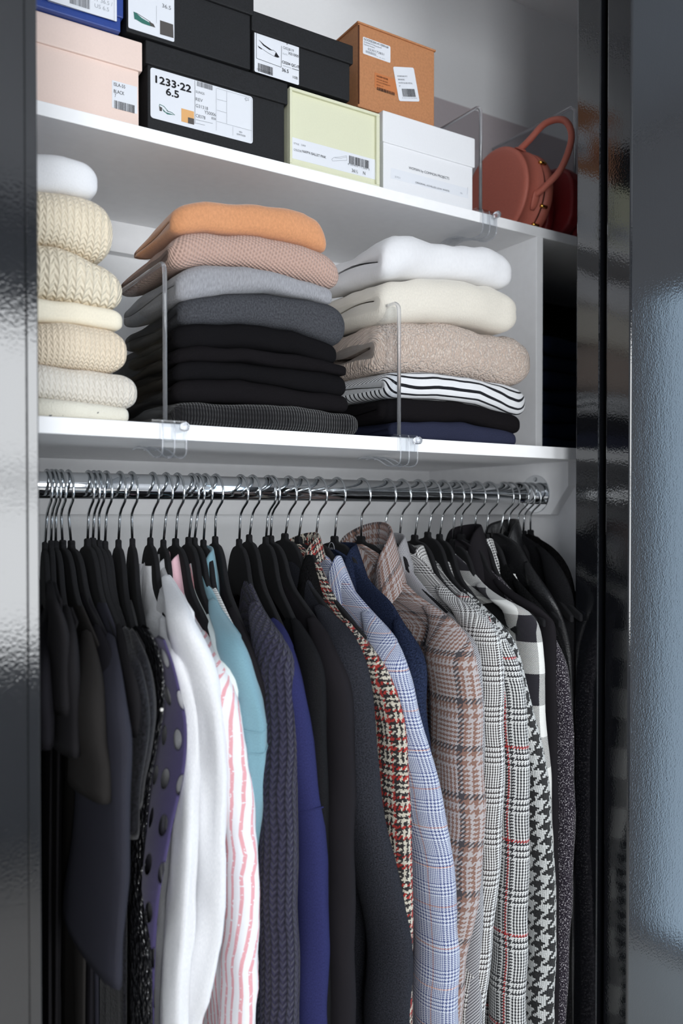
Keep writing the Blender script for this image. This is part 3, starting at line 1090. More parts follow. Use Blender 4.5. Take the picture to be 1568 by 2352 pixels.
# ------------------------------------------------------------------ acrylic shelf dividers
def shelf_divider(label, px, Ysh, ztop, z_shelf0, z_shelf1, depth, thick=0.005, knob_dx=0.016, px_y=900, clip=True):
    Yf = Ysh + 0.012
    X = atY(px, px_y, Yf).x
    t = empty('shelf_divider', (X, Yf, z_shelf1), label, 'shelf divider', 'clear acrylic shelf dividers')
    h0, h1 = z_shelf1 + 0.0045, ztop
    r = 0.014
    # outline of the sheet: rounded at the upper front corner
    cor = [(Yf + r - r * math.cos(a), h1 - r + r * math.sin(a)) for a in np.linspace(0, math.pi / 2, 7)]
    pts = [(X - thick / 2 + 0.0008, Yf + 0.004, h0)] + [(X - thick / 2 + 0.0008, y + 0.004, z - 0.004) for y, z in cor] + [(X - thick / 2 + 0.0008, Yf + depth, h1 - 0.004), (X - thick / 2 + 0.0008, Yf + depth, h0)]
    S().prism(pts, (thick - 0.0016, 0, 0)).build('panel', 'acrylic', t)
    edge = [(X, Yf, h0)] + [(X, y, z) for y, z in cor] + [(X, Yf + depth, h1)]
    S().tube(edge, thick * 0.62, 8, flat=0.9).build('edge_bead', 'acrylic_edge', t, True, label='thick polished acrylic edge')
    if clip:
        x0, x1 = X - 0.010, X + 0.022
        tk = 0.0026
        S().box(x0 - 0.014, x1, Ysh - 0.006, Ysh + 0.10, z_shelf1, z_shelf1 + 0.0045).build('foot_plate', 'acrylic', t, bevel=0.001)
        # strap that wraps the shelf edge and springs back underneath
        prof = [(Ysh - 0.004, z_shelf1 + 0.003), (Ysh - 0.0055, z_shelf1 - 0.004), (Ysh - 0.006, z_shelf0 - 0.006), (Ysh - 0.003, z_shelf0 - 0.018), (Ysh + 0.010, z_shelf0 - 0.022), (Ysh + 0.030, z_shelf0 - 0.020), (Ysh + 0.055, z_shelf0 - 0.010), (Ysh + 0.085, z_shelf0 - 0.004), (Ysh + 0.11, z_shelf0 - 0.006)]
        pr = catmull([(y, z, 0) for y, z in prof], 5)
        V, Fq = [], []
        for (y, z, _) in pr:
            for (xx, o) in ((x0, 0), (x1, 0), (x1, tk), (x0, tk)):
                V.append((xx, y + o * 0.6, z + o * 0.6))
        for i in range(len(pr) - 1):
            for k in range(4):
                a, b = i * 4 + k, i * 4 + (k + 1) % 4
                Fq.append([a, b, b + 4, a + 4])
        Fq += [[3, 2, 1, 0], [len(V) - 4, len(V) - 3, len(V) - 2, len(V) - 1]]
        cl = mesh('clip', V, Fq, 'acrylic', t, None, True)
        md = cl.modifiers.new('edges', 'EDGE_SPLIT')
        md.split_angle = math.radians(40)
        rib = []
        for xx in (x0, (x0 + x1) / 2, x1):
            S().tube([(xx, y, z) for y, z, _ in pr], 0.0011, 6).build('clip_rib', 'acrylic_edge', cl, True)
        kx = X + knob_dx
        zk = (z_shelf0 + z_shelf1) / 2 + 0.0055
        kn = [(kx, Ysh - 0.006, zk), (kx, Ysh - 0.011, zk), (kx, Ysh - 0.0185, zk), (kx, Ysh - 0.020, zk)]
        S().tube(kn, [0.0045, 0.0058, 0.0056, 0.0035], 16).build('knob', 'acrylic_edge', t, True, label='clear screw knob')
    return t


shelf_divider('clear acrylic divider between the cream and the grey knitwear stacks', 379, Y_LO, atY(380, 600, Y_LO + 0.012).z, Z_LO0, Z_LO1, 0.30)
shelf_divider('clear acrylic divider in front of the stack with the white fleece', 916, Y_LO, atY(916, 693, Y_LO + 0.012).z, Z_LO0, Z_LO1, 0.30)
shelf_divider('clear acrylic divider on the upper shelf between white box and round bag', 1103, Y_UP, atY(1100, 240, Y_UP + 0.012).z, Z_UP0, Z_UP1, 0.27, px_y=460)
xq = 1.315
t = empty('shelf_divider', (xq, Y_UP + 0.05, Z_UP1), 'clear acrylic divider standing behind the handle of the round bag', 'shelf divider', 'clear acrylic shelf dividers')
hq = atX(1302, 252, xq).z
S().prism([(xq, Y_UP + 0.06, Z_UP1), (xq, Y_UP + 0.06, hq - 0.01), (xq, Y_UP + 0.07, hq), (xq, Y_UP + 0.30, hq), (xq, Y_UP + 0.30, Z_UP1)], (0.004, 0, 0)).build('panel', 'acrylic', t)
S().tube([(xq, Y_UP + 0.06, Z_UP1 + 0.002), (xq, Y_UP + 0.06, hq - 0.01), (xq, Y_UP + 0.07, hq), (xq, Y_UP + 0.30, hq)], 0.003, 8).build('edge_bead', 'acrylic_edge', t, True)

# ------------------------------------------------------------------ bags on the upper shelf
BX0, BX1, BR_, BYC = 1.139, 1.212, 0.0885, 1.2395
BZC = Z_UP1 + BR_ + 0.0006
t = empty('round_handbag', ((BX0 + BX1) / 2, BYC, Z_UP1), 'round reddish brown leather handbag with a curved top handle', 'handbag')


def disc_ring(mb, prof, cy, cz, seg=56):
    """lathe around an axis parallel to X: prof = [(x, r)...]"""
    b = len(mb.V)
    for x, r in prof:
        for k in range(seg):
            a = 2 * math.pi * k / seg
            mb.V.append((x, cy + r * math.cos(a), cz + r * math.sin(a)))
    for i in range(len(prof) - 1):
        for k in range(seg):
            k2 = (k + 1) % seg
            mb.F.append([b + i * seg + k, b + i * seg + k2, b + (i + 1) * seg + k2, b + (i + 1) * seg + k])
    mb.F.append([b + k for k in range(seg)][::-1])
    mb.F.append([b + (len(prof) - 1) * seg + k for k in range(seg)])
    return mb


m1 = BX0 + 0.046
disc_ring(S(), [(BX0, 0.070), (BX0 - 0.001, 0.080), (BX0 + 0.0005, BR_ - 0.0025), (BX0 + 0.003, BR_), (BX0 + 0.006, BR_), (BX0 + 0.0075, BR_ - 0.0018), (m1 - 0.004, BR_ - 0.0018), (m1 - 0.003, BR_), (m1, BR_)], BYC, BZC).build('body', 'leather_tan', t, True)
disc_ring(S(), [(m1 + 0.006, BR_ - 0.001), (BX1 - 0.003, BR_ - 0.001), (BX1, BR_ - 0.004)], BYC, BZC).build('back_shell', 'leather_tan', t, True)
disc_ring(S(), [(m1, BR_ - 0.004), (m1 + 0.006, BR_ - 0.004)], BYC, BZC).build('zip', 'ink_black', t, True, label='dark zip between the two halves')
mX = BX0 + 0.026
hd = [(mX, BYC - 0.040, BZC + 0.077), (mX + 0.004, BYC - 0.062, BZC + 0.088), (mX + 0.010, BYC - 0.100, BZC + 0.108), (mX + 0.014, BYC - 0.142, BZC + 0.098), (mX + 0.014, BYC - 0.160, BZC + 0.060), (mX + 0.010, BYC - 0.140, BZC + 0.012), (mX + 0.004, BYC - 0.106, BZC - 0.012), (mX, BYC - 0.084, BZC - 0.022)]
hp = catmull(hd, 6)
S().tube(hp, 0.0062, 10).build('handle', 'leather_tan', t, True)
for a0, a1 in ((112, 128), (190, 212)):
    arc = [(mX, BYC + (BR_ + 0.0015) * math.cos(math.radians(a)), BZC + (BR_ + 0.0015) * math.sin(math.radians(a))) for a in np.linspace(a0, a1, 6)]
    S().tube(arc, [0.006, 0.009, 0.009, 0.009, 0.008, 0.005], 8, flat=0.25, up=(1, 0, 0)).build('handle_tab', 'leather_tan', t, True)
for a in (95, 150, 205, 228):
    y, z = BYC + (BR_ + 0.002) * math.cos(math.radians(a)), BZC + (BR_ + 0.002) * math.sin(math.radians(a))
    S().tube([(m1 - 0.004, y, z), (m1 + 0.012, y, z)], 0.0032, 10).build('zip_fitting', 'brass', t, True, label='small brass fitting')
S().box(BX0 + 0.030, BX0 + 0.042, BYC - 0.010, BYC - 0.004, BZC + BR_ - 0.002, BZC + BR_ + 0.007).build('clasp', 'brass', t, bevel=0.0008, label='brass clasp on top')
# dark red flap bag standing behind it
t = empty('flap_handbag', (1.255, 1.27, Z_UP1), 'dark red leather handbag squeezed behind the round bag', 'handbag')
pf = []
for k in range(24):
    a = 2 * math.pi * k / 24
    c, s_ = math.cos(a), math.sin(a)
    pf.append((1.28 + 0.125 * math.copysign(abs(c) ** 0.6, c), Z_UP1 + 0.075 + 0.0745 * math.copysign(abs(s_) ** 0.6, s_)))
for k, (xo, nm, sc_) in enumerate(((1.222, 'front_pocket', 0.82), (1.243, 'body', 1.0), (1.272, 'back_pocket', 0.93))):
    P = [(xo, 1.28 + (y - 1.28) * sc_ - 0.02 * k, Z_UP1 + (z - Z_UP1) * sc_) for y, z in pf]
    S().prism(P, (0.019 if k != 1 else 0.027, 0, 0)).build(nm, 'leather_red', t, bevel=0.006, seg=3)
S().tube([(1.30, 1.15, Z_UP1 + 0.10), (1.302, 1.12, Z_UP1 + 0.06), (1.300, 1.15, Z_UP1 + 0.008)], 0.003, 6).build('strap', 'leather_red', t, True)


# ------------------------------------------------------------------ folded knitwear
def interp(pts, x):
    xs = np.array([p[0] for p in pts])
    ys = np.array([p[1] for p in pts])
    return np.interp(x, xs, ys)


def folded(name, label, cat, XA, XB, bot, top, Yf, depth, mat, group, seed=0, droop=0.0, inset=0.0, soft=0.004, slit=0.012, tilt_l=0.0, uvrot=False, root_z=None):
    """a garment folded once: a thick soft sheet bent round the front edge.
    bot(x), top(x): lower and upper surface height along the width"""
    nx, nv = 44, 36
    rnd = random.Random(seed)
    ph = [rnd.uniform(0, 6.28) for _ in range(6)]
    V, UV = [], []
    xs = []
    for i in range(nx + 1):
        a = i / nx
        # denser at the ends
        xs.append(0.5 - 0.5 * math.cos(math.pi * a))
    ring = 2 * (nv + 1) + 2
    re = 0.5
    for i, a in enumerate(xs):
        x = XA + (XB - XA) * a
        zb, zt = bot(x), top(x)
        h = max(zt - zb, 0.006)
        de = min((x - XA), (XB - x))
        endr = min(0.55 * h, 0.03)
        k = 1.0 if de >= endr else math.sqrt(max(0.0, 1 - ((endr - de) / endr) ** 2))
        k = max(k, 0.04)
        zc = (zb + zt) / 2
        hh = h * 0.5 * (0.30 + 0.70 * k)         # half height at this x
        gap = slit * h * 0.5 * (0.8 + 0.3 * math.sin(17 * a + ph[5]))
        th = (hh - gap * 0.5)                     # thickness of each layer
        # path of the sheet's mid surface in (y,z): back-bottom -> front -> back-top
        rf = (hh + gap * 0.5) * 0.5
        yfr = Yf + (1 - k) * 0.012 + 0.004 * math.sin(3.1 * a + ph[0]) + 0.003 * math.sin(9 * a + ph[1])
        outer, inner, arc = [], [], []
        for j in range(nv + 1):
            s = j / nv
            if s < 0.36:
                q = s / 0.36
                y = Yf + depth + (yfr + hh - Yf - depth) * q
                oz, iz, oy, iy = zc - hh, zc - gap * 0.5, y, y
                L = depth * q
            elif s <= 0.64:
                q = (s - 0.36) / 0.28
                an = -math.pi / 2 + math.pi * q
                cy = yfr + hh
                co, si = math.cos(an), math.sin(an)
                oy = cy - (abs(co) ** 0.75) * hh * 1.0
                oz = zc + math.copysign(abs(si) ** 0.80, si) * hh
                iy = cy - co * gap * 0.5
                iz = zc + si * gap * 0.5
                L = depth + math.pi * hh * 0.75 * q
            else:
                q = (s - 0.64) / 0.36
                y = yfr + hh + (Yf + depth - yfr - hh) * q
                oz, iz, oy, iy = zc + hh, zc + gap * 0.5, y, y
                L = depth + math.pi * hh * 0.75 + depth * q
            d = mnoise.noise(Vector((x * 14 + ph[2], oy * 14 + ph[3], oz * 9))) * soft + mnoise.noise(Vector((x * 34 + ph[4], oy * 34, oz * 22 + ph[5]))) * soft * 0.45
            up_ = (oz - zc) / max(hh, 1e-4)
            outer.append((x, oy - d * (1 - abs(up_)) * 1.0, oz + d * (1 if up_ > 0 else 0.3) * abs(up_)))
            wv = 0.09 * h * math.sin((iy - Yf) * 30 + ph[2] + 2 * a)
            sq = 0.35 + 0.65 * math.sin(math.pi * min(1.0, max(0.0, (iy - Yf) / depth)))
            inner.append((x, iy, zc + (iz - zc) * sq + wv))
            arc.append(L)
        loop = outer + inner[::-1]
        uvl = [(x, L) for L in arc] + [(x, -L) for L in arc[::-1]]
        for p in loop:
            bk = max(0.0, (p[1] - Yf) / depth)
            V.append((p[0] + tilt_l * (p[1] - Yf) * (1 - a) + 0.003 * math.sin(p[1] * 31 + ph[1]) * (1 - a), p[1], p[2] - droop * bk * bk * (p[2] - zb) / h + 0.0025 * math.sin(p[1] * 26 + x * 11 + ph[4]) * bk))
        UV += uvl
    n = 2 * (nv + 1)
    Fc = []
    for i in range(nx):
        for j in range(n):
            j2 = (j + 1) % n
            Fc.append([i * n + j, i * n + j2, (i + 1) * n + j2, (i + 1) * n + j])
    # end caps between outer and inner run of the sheet
    for i in (0, nx):
        for j in range(nv):
            q = [i * n + j, i * n + j + 1, i * n + n - 2 - j, i * n + n - 1 - j]
            Fc.append(q if i else q[::-1])
    UV = np.array(UV)
    if uvrot:
        UV = UV[:, ::-1]
    rz = root_z if root_z is not None else bot((XA + XB) / 2)
    o = mesh(name, V, Fc, mat, None, UV, True)
    # put the origin at the base
    c = Vector(((XA + XB) / 2, Yf + depth / 2, rz))
    o.data.transform(Matrix.Translation(-c))
    o.location = c
    props(o, label, cat, group)
    return o


YS = Y_LO + 0.022


def curve_px(pts, Y):
    P = [atY(px, py, Y) for px, py in pts]
    return [(p.x, p.z) for p in P]


def stack(items, bounds, Y, group):
    """bounds: list of pixel polylines, top surface first, the shelf is the last lower surface"""
    C = [curve_px(b, Y) for b in bounds]
    for k, it in enumerate(items):
        topc = C[k]
        botc = C[k + 1] if k + 1 < len(C) else None
        bot = (lambda x, c=botc: float(interp(c, x)) + 0.0004) if botc else (lambda x: Z_LO1 + 0.0005)
        if botc is None:
            bot = lambda x: Z_LO1 + 0.0005
        top = lambda x, c=topc: float(interp(c, x)) + 0.0012
        XA, XB = it['xa'], it['xb']
        XA = XA if XA < 5 else atY(XA, 800, Y).x
        XB = XB if XB < 5 else atY(XB, 800, Y).x
        folded(it.get('name', 'folded_sweater'), it['label'], it.get('cat', 'sweater'), XA, XB, bot, top, Y + it.get('dy', 0.0), it.get('depth', 0.29), it['mat'], group, seed=k + int(Y * 1000) + int(XA * 100), soft=it.get('soft', 0.004), slit=it.get('slit', 0.10), tilt_l=it.get('tilt', 0.0), uvrot=it.get('uvrot', False), droop=it.get('droop', 0.006))


L0 = atY(-60, 800, YS).x
stack([
    dict(label='bright white knitted sweater on top of the cream stack at the left', xa=L0, xb=234, mat='white_knit'),
    dict(label='cream ribbed knitted sweater second from the top of the left stack', xa=L0, xb=263, mat='cream_rib'),
    dict(label='chunky cream knitted sweater with coarse stitches in the left stack', xa=L0, xb=287, mat='cream_chunky', soft=0.006),
    dict(label='thin smooth cream sweater under the chunky knitted one', xa=L0, xb=289, mat='cream_smooth'),
    dict(label='ecru fine ribbed sweater third from the bottom of the left stack', xa=L0, xb=296, mat='ecru_rib'),
    dict(label='oatmeal fuzzy knitted sweater second from the bottom of the left stack', xa=L0, xb=321, mat='oatmeal_knit'),
    dict(label='pale speckled wool sweater at the bottom of the left stack', xa=L0, xb=300, mat='speckled_cream'),
], [
    [(-60, 325), (85, 337), (150, 348), (205, 362), (235, 375)],
    [(-60, 425), (85, 432), (150, 436), (200, 445), (262, 465)],
    [(-60, 548), (85, 551), (130, 556), (180, 574), (240, 598), (290, 625)],
    [(-60, 672), (85, 679), (180, 690), (290, 716)],
    [(-60, 730), (85, 735), (180, 741), (300, 760)],
    [(-60, 830), (85, 835), (200, 846), (330, 864)],
    [(-60, 910), (85, 916), (200, 929), (330, 944)],
], YS, 'folded knitwear in the left stack')

stack([
    dict(label='apricot orange cashmere sweater on top of the middle stack', xa=401, xb=757, mat='orange_cashmere', tilt=-0.06, depth=0.135, droop=0.022, slit=0.08),
    dict(label='dusty pink textured knit sweater below the orange one', xa=396, xb=786, mat='tan_seed', tilt=-0.05, depth=0.175, droop=0.016, slit=0.08),
    dict(label='light grey melange sweater in the middle stack', xa=404, xb=774, mat='grey_melange', tilt=-0.03, depth=0.20, droop=0.01, slit=0.08),
    dict(label='charcoal melange wool sweater above the black ones', xa=420, xb=796, mat='charcoal_melange', soft=0.005, depth=0.23, slit=0.08),
    dict(label='black sweater directly under the charcoal one', xa=410, xb=776, mat='black_cashmere'),
    dict(label='thin black sweater second of the black ones in the middle stack', xa=405, xb=797, mat='black_knit'),
    dict(label='black fine knit sweater third of the black ones in the middle stack', xa=402, xb=803, mat='black_cashmere'),
    dict(label='black soft sweater lying on the ribbed one at the bottom', xa=400, xb=807, mat='black_knit'),
    dict(label='black ribbed knit sweater at the bottom of the middle stack', xa=398, xb=828, mat='black_rib'),
], [
    [(380, 500), (405, 472), (480, 459), (600, 467), (700, 484), (735, 503), (760, 545)],
    [(390, 542), (480, 530), (600, 540), (700, 562), (752, 582), (790, 606)],
    [(395, 622), (470, 606), (560, 610), (660, 630), (775, 662), (800, 670)],
    [(395, 700), (430, 690), (520, 672), (620, 668), (720, 685), (800, 706)],
    [(395, 754), (450, 746), (560, 742), (680, 755), (770, 795), (800, 802)],
    [(395, 806), (455, 796), (560, 800), (680, 812), (770, 838), (810, 846)],
    [(395, 838), (440, 830), (560, 830), (700, 850), (810, 866)],
    [(395, 880), (430, 874), (560, 870), (680, 893), (820, 918)],
    [(395, 922), (560, 925), (700, 938), (840, 952)],
], YS, 'folded knitwear in the middle stack')

stack([
    dict(label='white fleece sweatshirt folded thickly on top of the right stack', xa=884, xb=1188, mat='white_fleece', tilt=-0.16, slit=0.16, soft=0.009, depth=0.16, droop=0.02),
    dict(label='ivory wool sweater under the white fleece', xa=886, xb=1195, mat='cream_wool', tilt=-0.14, slit=0.15, soft=0.008, depth=0.2, droop=0.01),
    dict(label='beige teddy fleece pullover folded in the right stack', xa=880, xb=1224, mat='teddy', tilt=-0.14, slit=0.18, soft=0.008, depth=0.22),
    dict(label='white top with black stripes in the right stack', xa=884, xb=1222, mat='breton', cat='t-shirt', name='folded_tee', tilt=-0.10, slit=0.2),
    dict(label='black pile sweater under the striped top', xa=890, xb=1196, mat='black_knit', tilt=-0.10),
    dict(label='navy blue sweater at the bottom of the right stack', xa=905, xb=1192, mat='navy_jersey', tilt=-0.10),
], [
    [(870, 556), (890, 543), (960, 534), (1080, 556), (1150, 572), (1190, 588)],
    [(870, 645), (940, 633), (1060, 634), (1150, 652), (1200, 668)],
    [(870, 742), (950, 735), (1060, 738), (1160, 757), (1230, 778)],
    [(870, 858), (950, 850), (1050, 862), (1190, 882), (1230, 890)],
    [(870, 912), (930, 913), (1000, 916), (1100, 928), (1200, 958), (1230, 964)],
    [(880, 968), (1000, 969), (1080, 967), (1190, 998)],
], YS + 0.012, 'folded knitwear in the right stack')

# dark jeans in the cubby at the right
JY = Y_UP + 0.05
zj = Z_LO1 + 0.0005
cols = ['top pair', 'second pair', 'third pair', 'fourth pair', 'fifth pair', 'sixth pair', 'bottom pair']
for k in range(7):
    z0 = zj + k * 0.0335
    folded('folded_jeans', 'dark blue folded jeans in the narrow cubby, %s of the pile' % cols[6 - k], 'jeans', 1.172, 1.50, (lambda x, z=z0: z), (lambda x, z=z0: z + 0.033 + 0.002 * math.sin(x * 30 + z * 90)), JY + 0.006 * (k % 2), 0.26, 'denim', 'folded jeans in the cubby', seed=300 + k, slit=0.12)

# ------------------------------------------------------------------ hangers
HX = [(103, 1251), (117, 1247), (128, 1248), (144, 1246), (164, 1247), (201, 1243), (213, 1241), (227, 1246), (241, 1248), (272, 1245), (304, 1242),
      (345, 1240), (375, 1245), (403, 1242), (433, 1239), (446, 1240), (467, 1245), (494, 1237), (549, 1243), (572, 1233), (610, 1238), (621, 1235),
      (654, 1230), (685, 1237), (724, 1238), (768, 1236), (829, 1236), (880, 1229), (917, 1233), (952, 1233), (982, 1226), (1009, 1231), (1040, 1243),
      (1059, 1231), (1091, 1227), (1116, 1230), (1146, 1234), (1166, 1225), (1189, 1226), (1201, 1223), (1218, 1221)]
BEND = [108, 119, 128, 140, 157, 203, 216, 227, 244, 275, 302, 350, 381, 407, 440, 453, 471, 495, 552, 579, 615, 624, 662, 693, 731, 773, 830, 888, 922, 959, 990, 1016, 1043, 1060, 1092, 1121, 1156, 1170, 1190, 1204, 1218]
hook_x = [atY(b, 1180, Y_ROD).x for b in BEND]
stem_x = [atY(a, b, Y_ROD).x for a, b in HX]


def hook_path():
    R = 0.0265
    zc = Z_ROD + R_ROD + 0.0021 - R
    P = []
    for a in np.linspace(-8, 212, 20):
        r = math.radians(a)
        P.append((0.0, R * math.cos(r), zc + R * math.sin(r)))
    P += [(0, -0.008, H - 0.0005 + 0.009), (0, -0.0015, H + 0.0015), (0, 0, H - 0.006), (0, 0, H - 0.046)]
    return P


hang_meshes = {}
YAWK = {}


def hanger(i, label):
    """velvet hanger: steel hook, flocked neck and shoulders"""
    x = hook_x[i]
    xb = atY(HX[i][0], HX[i][1], Y_ROD).x
    zb = min(atY(HX[i][0], HX[i][1], Y_ROD).z, H - 0.028)
    t = empty('hanger', (x, Y_ROD, zb), label, 'hanger', 'black velvet hangers on the chrome rod')
    lean = xb - x
    P = hook_path()
    Q = []
    for (px, py, pz) in P:
        k = 0.0 if pz > H else min(1.0, (H - pz) / 0.046)
        z = pz if pz > H - 0.01 else H - 0.006 + (pz - (H - 0.006)) * ((H - 0.006) - (zb - 0.004)) / 0.040
        Q.append((x + lean * k, Y_ROD + py, z))
    S().tube(Q, 0.00185, 8).build('hook', 'hook_steel', t, True)
    if 'body' not in hang_meshes:
        top = [(0.0, 0.003), (0.008, 0.003), (0.0095, -0.006), (0.028, -0.010), (0.045, -0.020), (0.057, -0.034), (0.067, -0.052), (0.085, -0.071), (0.115, -0.088), (0.150, -0.107), (0.190, -0.130)]
        bot = [(0.190, -0.142), (0.150, -0.128), (0.115, -0.112), (0.085, -0.100), (0.055, -0.090), (0.03, -0.084), (0.0, -0.080)]
        tp = catmull([(a, b, 0) for a, b in top], 3)
        half = [(p[0], p[1]) for p in tp] + bot[:-1]
        mir = [(-a, b) for a, b in half[::-1]]
        pts = half + [bot[-1]] + mir[:-1]
        mb = S().prism([(-0.0035, Y_ROD - a, b) for a, b in pts], (0.007, 0, 0))
        o = mb.build('hanger_body', 'velvet_black', None, False, 0.0028, seg=3)
        hang_meshes['body'] = o
        o.data.transform(Matrix.Translation((0, -Y_ROD, 0)))
        o.parent = t
    else:
        o = hang_meshes['body'].copy()
        COL.objects.link(o)
        o.parent = t
    o.location = (lean, 0, 0)
    o.rotation_euler = (0, 0, -math.atan(YAWK.get(i, 0.08)))
    return t


# ------------------------------------------------------------------ hanging garments
ZBOT = H - 1.02
GROUP = 'clothes hanging on the chrome rod'
PREV = []


ARM = [(0.0, -0.045), (0.045, -0.062), (0.057, -0.076), (0.067, -0.094), (0.085, -0.113), (0.115, -0.130), (0.150, -0.149), (0.190, -0.172), (0.22, -0.190)]


def sil_world(xh, sil, ymin, k):
    """outline points from the photo -> (X, Y, Z) of the garment's front edge; the garment hangs in the plane of its
    hanger, which is turned by k (shift in X per metre of depth)"""
    out = []
    for px, py in sil:
        r = ray(px, py)
        q = r.x / r.y
        Y = (xh - k * Y_ROD) / max(q - k, 1e-3)
        Y = min(max(Y, ymin), Y_ROD - 0.03)
        X = q * Y
        Z = H + r.z * (Y / r.y)
        out.append((X, Y, Z))
    # keep heights strictly falling
    res = [out[0]]
    for p in out[1:]:
        if p[2] < res[-1][2] - 0.002:
            res.append(p)
    return res


def fit_turn(xh, sil):
    """turn of the hanger that lets its arm lie just under the shoulder line of the outline"""
    best, bk = 1e9, 0.0
    for k in np.linspace(-0.22, 0.30, 53):
        e, n = 0.0, 0
        for px, py in sil:
            r = ray(px, py)
            q = r.x / r.y
            Y = (xh - k * Y_ROD) / max(q - k, 1e-3)
            dY = Y_ROD - Y
            if 0.06 < dY < 0.205:
                z = r.z * (Y / r.y)
                e += (z - 0.010 - np.interp(dY, [a for a, b in ARM], [b for a, b in ARM])) ** 2
                n += 1
        if n >= 1:
            e = e / n + 0.00002 * abs(k) + (0.0004 if n < 2 else 0)
            if e < best:
                best, bk = e, k
    return bk


def resample(P, n, zend):
    P = [np.array(p) for p in P]
    if P[-1][2] > zend:
        P.append(np.array([P[-1][0], P[-1][1], zend]))
    pts = catmull(P, 8)
    pts = np.array(pts)
    # arc length resampling
    d = np.concatenate([[0], np.cumsum(np.linalg.norm(np.diff(pts, axis=0), axis=1))])
    s = np.linspace(0, d[-1], n)
    return np.stack([np.interp(s, d, pts[:, k]) for k in range(3)], 1), s


def strip_grid(rows, closed=True):
    nr, nc = len(rows), len(rows[0])
    Fc = []
    for i in range(nr - 1):
        for j in range(nc if closed else nc - 1):
            j2 = (j + 1) % nc
            Fc.append([i * nc + j, i * nc + j2, (i + 1) * nc + j2, (i + 1) * nc + j])
    return Fc


def uv_loop(nr, nc, U, Vv):
    """per-loop UVs for a closed strip grid so that the seam does not smear"""
    uv = []
    for i in range(nr - 1):
        for j in range(nc):
            j2 = j + 1
            uv += [(U[i][j], Vv[i]), (U[i][j2], Vv[i]), (U[i + 1][j2], Vv[i + 1]), (U[i + 1][j], Vv[i + 1])]
    return uv


